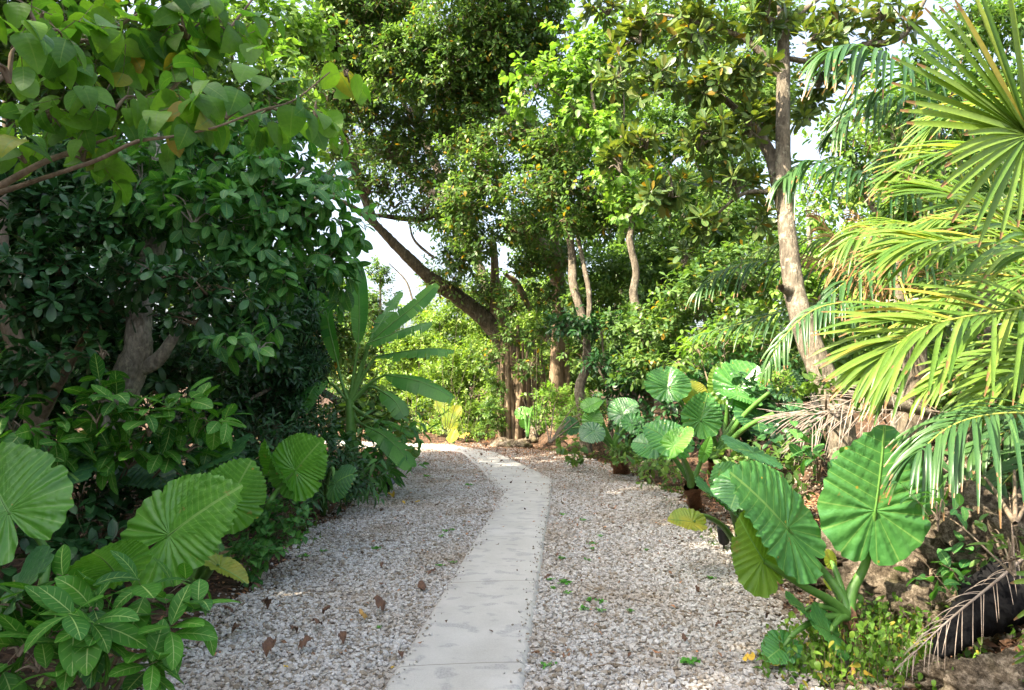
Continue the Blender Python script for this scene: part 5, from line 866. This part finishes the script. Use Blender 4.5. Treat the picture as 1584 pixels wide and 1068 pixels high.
bush('shrub', 'leafy shrub in the gloom under the low palm', gb(1400, 700), [(1400, 590, 7.5, 90, 50), (1500, 600, 7, 90, 50), (1300, 560, 8, 60, 50), (1560, 540, 7, 80, 60), (1460, 520, 8, 80, 50)], T_EL, 'mid', .16, .5, 2.2, 'right-hand shrubs', k=7, sub=7)
bush('fern_clump', 'hanging tangle of strap leaves at the right edge above the rocks', gb(1570, 800), [(1570, 730, 4.8, 50, 40), (1500, 740, 5, 40, 30), (1620, 780, 4.4, 50, 40)], T_LN, 'palmdark', .3, .2, 2.2, 'right-hand shrubs', cat='fern', k=7, sub=5, droop=.7)
bush('shrub', 'low leafy shrub between the elephant ear stems at the gravel edge', gb(1020, 752), [(1015, 728, 8.6, 26, 16), (1040, 740, 8.2, 20, 12), (985, 722, 9.6, 24, 14), (960, 700, 11, 26, 16)], T_EL, 'mid', .12, .5, 2.2, 'right-hand shrubs', k=7, sub=5, r=.006)
bush('shrub', 'dark low shrub behind the tall elephant ear stems', gb(1180, 770), [(1150, 740, 7.2, 40, 30), (1190, 760, 6.6, 36, 26), (1130, 720, 7.8, 36, 30), (1210, 720, 6.8, 36, 26)], T_EL, 'mid', .13, .5, 2.4, 'right-hand shrubs', k=7, sub=5, r=.006)
bush('shrub', 'small-leaved shrub on the rocks at the right edge', gb(1570, 880), [(1560, 860, 3.9, 30, 22), (1530, 830, 4.2, 36, 18), (1420, 800, 4.6, 34, 14), (1560, 760, 4.6, 40, 26)], T_EL, 'mid', .08, .5, 1.8, 'right-hand shrubs', k=7, sub=5, r=.005)
for k, (px, py, d, mt, lab) in enumerate([(1400, 745, 5.4, 'mid', 'leafy seedling on the bank under the drooping palm frond'), (1450, 800, 4.8, 'ficus', 'seedling on the rocks right beside the giant upright leaf'), (1562, 862, 4.2, 'mid', 'seedling next to the upper end of the black log'), (1340, 860, 4.9, 'mid', 'seedling between the stalks of the giant elephant ear'), (1210, 830, 5.4, 'ficus', 'seedling behind the two giant leaves, at the foot of the bank'), (1420, 940, 4.2, 'mid', 'seedling on the bank just left of the dry frond tip'), (1240, 760, 5.9, 'mid', 'seedling on the bank left of the giant upright leaf')]):
    g_ = gb(px, py+12); bush('seedling', lab, g_, [(px, py, g_[1]-.02, 20, 12, .12), (px+14, py-8, g_[1], 14, 9, .1)], T_EL, mt, .085, .5, 1.7, 'seedlings on the right bank', k=6, sub=3, flat=1.2, r=.004)
# vines at the foot of the foreground elephant ear: nobody could count them
rng = RNG(); lb = MB(); sb = MB(); pts = []; TV = tpls('heart', .6, 5, curl=(.3, .9, 1.6))
for px, py, n_ in ((1300, 1010, 60), (1340, 1000, 60), (1380, 990, 50), (1260, 1030, 50), (1420, 1000, 40), (1230, 1050, 40), (1350, 1050, 50), (1400, 1050, 30), (1520, 1050, 26), (1240, 900, 16), (1480, 1010, 18)):
    g = gb(px, py); q = np.column_stack([g[0]+rng.normal(size=n_)*.11, g[1]+rng.normal(size=n_)*.12, np.zeros(n_)]); q[:, 2] = ground_h(q[:, 0], q[:, 1])+.015; pts.append(q)
q = np.vstack(pts); n_ = len(q); tp = q+np.column_stack([rng.normal(size=n_)*.03, rng.normal(size=n_)*.03, rng.uniform(.06, .24, n_)]); sticks(lb, q, tp, .0016, 1)
for j in range(6):
    t = (j+1.)/6; p = q+(tp-q)*t; d = rnd_dir(rng, n_); d[:, 2] = rng.uniform(-1.3, .2, n_); stamp(lb, TV, p, d, np.array([0, 0, 1.])+rng.normal(size=(n_, 3))*.4, rng.uniform(.02, .055, n_), rng, 0, .4)
lb.build('vines', [Mt['vine'], Mt['twig']]); tag(bpy.data.objects['vines'], 'tangle of small-leaved vines at the foot of the giant elephant ear', 'vines', kind='stuff')
# ground cover and grass on both verges
rng = RNG(); lb = MB(); n_ = 2600
q = rng.uniform(3, 16.5, n_); sd = rng.integers(0, 2, n_); x = np.where(sd, xr(q)+rng.gamma(2., .22, n_)-.15, xl(q)-rng.gamma(2, .2, n_)+.05); k = (np.sin(x*5+q*3.3)+np.sin(q*2.1)) > .35
x, q = x[k], q[k]; n_ = len(x); p = np.column_stack([x, q, ground_h(x, q)])
for j in range(5):
    d = rnd_dir(rng, n_); d[:, 2] = rng.uniform(.2, 1.4, n_); stamp(lb, T_HS if j < 3 else tpls('blade', .06, 5), p+rng.normal(size=(n_, 3))*[.03, .03, .008]+[0, 0, .02], d, np.array([0, 0, 1.])+rng.normal(size=(n_, 3))*.3, rng.uniform(.02, .05, n_)*(1 if j < 3 else 2.2), rng)
tag(lb.build('ground_cover', Mt['mid']), 'low weeds and grass along both edges of the gravel', 'ground cover', kind='stuff')
# ---------------------------------------------------------------- garden spotlights
def spot(px, py, label, tilt, d=None, s=1.):
    b = gb(px, py); e = thing('garden_spotlight', label, 'garden light', b, 'black garden spotlights'); c = Vector((0, 0, .17*s))
    mb = MB(); tube(mb, [(0, 0, -.05), (0, 0, .10*s)], [.008, .008], 4, 8); mb.build('stake', Mt['black'], e)
    mb = MB(); tube(mb, [(0, 0, .09*s), (0, 0, .12*s)], [.03, .03], 4, 12, cap=True); mb.build('bracket', Mt['black'], e)
    t = Vector(tilt).normalized(); a = c-t*.08*s; z = c+t*.08*s; mb = MB(); tube(mb, [a, a+t*.03, z-t*.02, z], [.035*s, .05*s, .056*s, .058*s], 12, 18, cap=True); h = mb.build('lamp_head', Mt['black'], e)
    mb = MB(); tube(mb, [z+t*.001, z+t*.004], [.045*s, .045*s], 3, 18, cap=True); o = mb.build('lens', Mt['lens'], h)
Mt['lens'] = plain('lamp_glass', (.02, .02, .022), .12)
spot(1002, 744, 'round black garden spotlight beside the brown stem of an elephant ear', (-.5, -.3, .35))
spot(1120, 858, 'black cylinder garden spotlight at the gravel edge, closest to the giant leaves', (-.1, -.2, 1.))
spot(600, 768, 'black garden spotlight half hidden under strap leaves on the left verge', (.5, -.3, .4))
# ---------------------------------------------------------------- fallen leaves, each on its own
rng = RNG()
def lay(px, py, s, mat, label, cat='fallen leaf', group='fallen leaves on the gravel', T=None, name='fallen_leaf', curl=1.5):
    g = gb(px, py); x, y = g[0], g[1]; g[2] = (.052 if inpath(x, y) else (.03 if xl(y) < x < xr(y) else g[2]+.02))
    V, F, U_ = leaf_tpl(10, T or 'ellip', rng.uniform(.5, .75), rng.uniform(-.9, 1.1), rng.uniform(.6, curl*1.4), 5, .12); a = rng.uniform(0, 6.28); s = s*rng.uniform(.6, .95)
    V = V-[0, .5, 0]; V[:, 2] += .10*np.sin(V[:, 0]*13+V[:, 1]*9+rng.uniform(0, 6)); V[:, 0] += .05*np.sin(V[:, 1]*17+rng.uniform(0, 6)); t = rng.uniform(-.3, .3); V = np.column_stack([V[:, 0]*cos(a)-V[:, 1]*sin(a), V[:, 0]*sin(a)+V[:, 1]*cos(a), V[:, 2]+t*V[:, 0]]); V[:, 2] -= V[:, 2].min()
    mb = MB(); mb.add(V*s+g, F, U_); return solo(mb, name, Mt[mat], label, cat, g, group)
BL = 'curled dead brown leaf lying on the pale gravel'
for px, py, s in [(400, 925, .11), (412, 958, .13), (455, 997, .11), (503, 966, .12), (515, 915, .09), (590, 960, .14), (530, 1013, .09), (470, 1022, .16), (415, 1032, .12), (653, 925, .11), (668, 900, .09), (492, 985, .12), (355, 965, .16), (360, 1003, .12), (620, 1035, .08), (560, 870, .07), (590, 890, .06), (845, 911, .11), (862, 872, .06), (960, 828, .07), (1045, 845, .06), (1060, 1010, .06), (905, 860, .05), (675, 792, .08), (660, 755, .07), (700, 745, .06), (725, 790, .06), (590, 800, .06), (640, 800, .05), (930, 790, .05), (1000, 835, .05), (1010, 835, .05), (880, 770, .05), (1080, 930, .06), (1110, 985, .06)]:
    lay(px, py, s, 'brownleaf', BL)
lay(563, 975, .13, 'tanleaf', 'ochre fallen leaf, palest of the dead leaves left of the path') if Mt.setdefault('tanleaf', plain('ochre_leaf', (.40, .24, .06), .7, (.28, .16, .05), 25)) else 0
lay(352, 892, .30, 'dryhusk', 'long withered tan leaf hanging over the gravel edge under the huge ruffled leaf', T='lance') if Mt.setdefault('dryhusk', plain('withered_leaf', (.50, .36, .18), .75, (.30, .17, .08), 30)) else 0
for px, py, s in [(606, 776, .14), (582, 774, .14), (625, 787, .08), (645, 785, .08), (548, 785, .06), (1158, 1040, .12), (443, 1052, .04), (1350, 1058, .1), (606, 1052, .03)]: lay(px, py, s, 'yellowleaf', 'yellow fallen leaf on the verge or gravel', group='yellow fallen leaves', T='heart', curl=.8)
lay(716, 686, .55, 'yellowleaf', 'big yellow fallen leaf at the far end of the path', T='heart', group=None)
for px, py, s in [(760, 1000, .03), (690, 985, .03), (735, 860, .02), (800, 900, .025), (770, 700, .12), (745, 712, .1), (790, 720, .1), (800, 707, .12), (760, 730, .08), (810, 735, .08), (790, 757, .07), (830, 770, .06), (775, 722, .1), (752, 696, .12), (812, 800, .05)]: lay(px, py, s, 'brownleaf', 'small brown dead leaf lying on the concrete path', group='dead leaves on the path')
# weeds in the gravel
def weed(px, py, s, k=7):
    g = gb(px, py); g[2] = .02; mb = MB(); n_ = k*3; q = g+rng.normal(size=(n_, 3))*[s*.5, s*.5, s*.12]; q[:, 2] = np.maximum(q[:, 2], .028); d = rnd_dir(rng, n_); d[:, 2] = np.abs(d[:, 2])*.4
    stamp(mb, T_HS, q, d, np.array([0, 0, 1.])+rng.normal(size=(n_, 3))*.25, rng.uniform(.6, 1.2, n_)*s*.6, rng); sticks(mb, np.repeat(g[None], n_, 0)-[0, 0, .01], q, .0012)
    solo(mb, 'weed', Mt['weed'], 'small green weed sprouting through the gravel', 'weed', g, 'weeds in the gravel')
Mt['weed'] = leafmat('weed_leaf', (.06, .22, .03), (.11, .34, .04), (1.4, 1.6, .6), .5, .3)
for px, py, s in [(581, 858, .05), (874, 913, .055), (851, 908, .03), (912, 940, .03), (930, 943, .035), (929, 958, .03), (904, 955, .035), (856, 921, .025), (877, 929, .025), (845, 1046, .03), (976, 958, .025), (908, 876, .03), (868, 873, .03), (916, 850, .035), (917, 858, .03), (929, 838, .03), (870, 803, .035), (903, 812, .035), (680, 885, .03), (700, 880, .03), (683, 838, .03), (700, 828, .03), (725, 756, .06), (690, 830, .035), (1068, 1040, .06), (470, 870, .04), (500, 862, .03), (1000, 860, .02), (820, 792, .03), (585, 985, .02), (1100, 905, .03), (660, 742, .07)]: weed(px, py, s)
# twigs on the gravel
for px, py, L_, a in [(605, 845, .2, .2), (950, 1045, .26, .1), (990, 1010, .2, .9), (1095, 905, .22, .6), (1140, 960, .3, .1), (400, 850, .5, .3), (1060, 960, .14, -.6)]:
    g = gb(px, py); g[2] += .045; mb = MB(); v = np.array([cos(a), sin(a), 0])*L_/2; tube(mb, [g-v, g+[0, .01, .01], g+v*.6+[0, -.01, .0], g+v], [.003, .0035, .003, .0015], 12, 6, .2, rng)
    solo(mb, 'dead_twig', Mt['twig'], 'thin dead twig lying on the gravel', 'twig', g, 'twigs on the gravel')
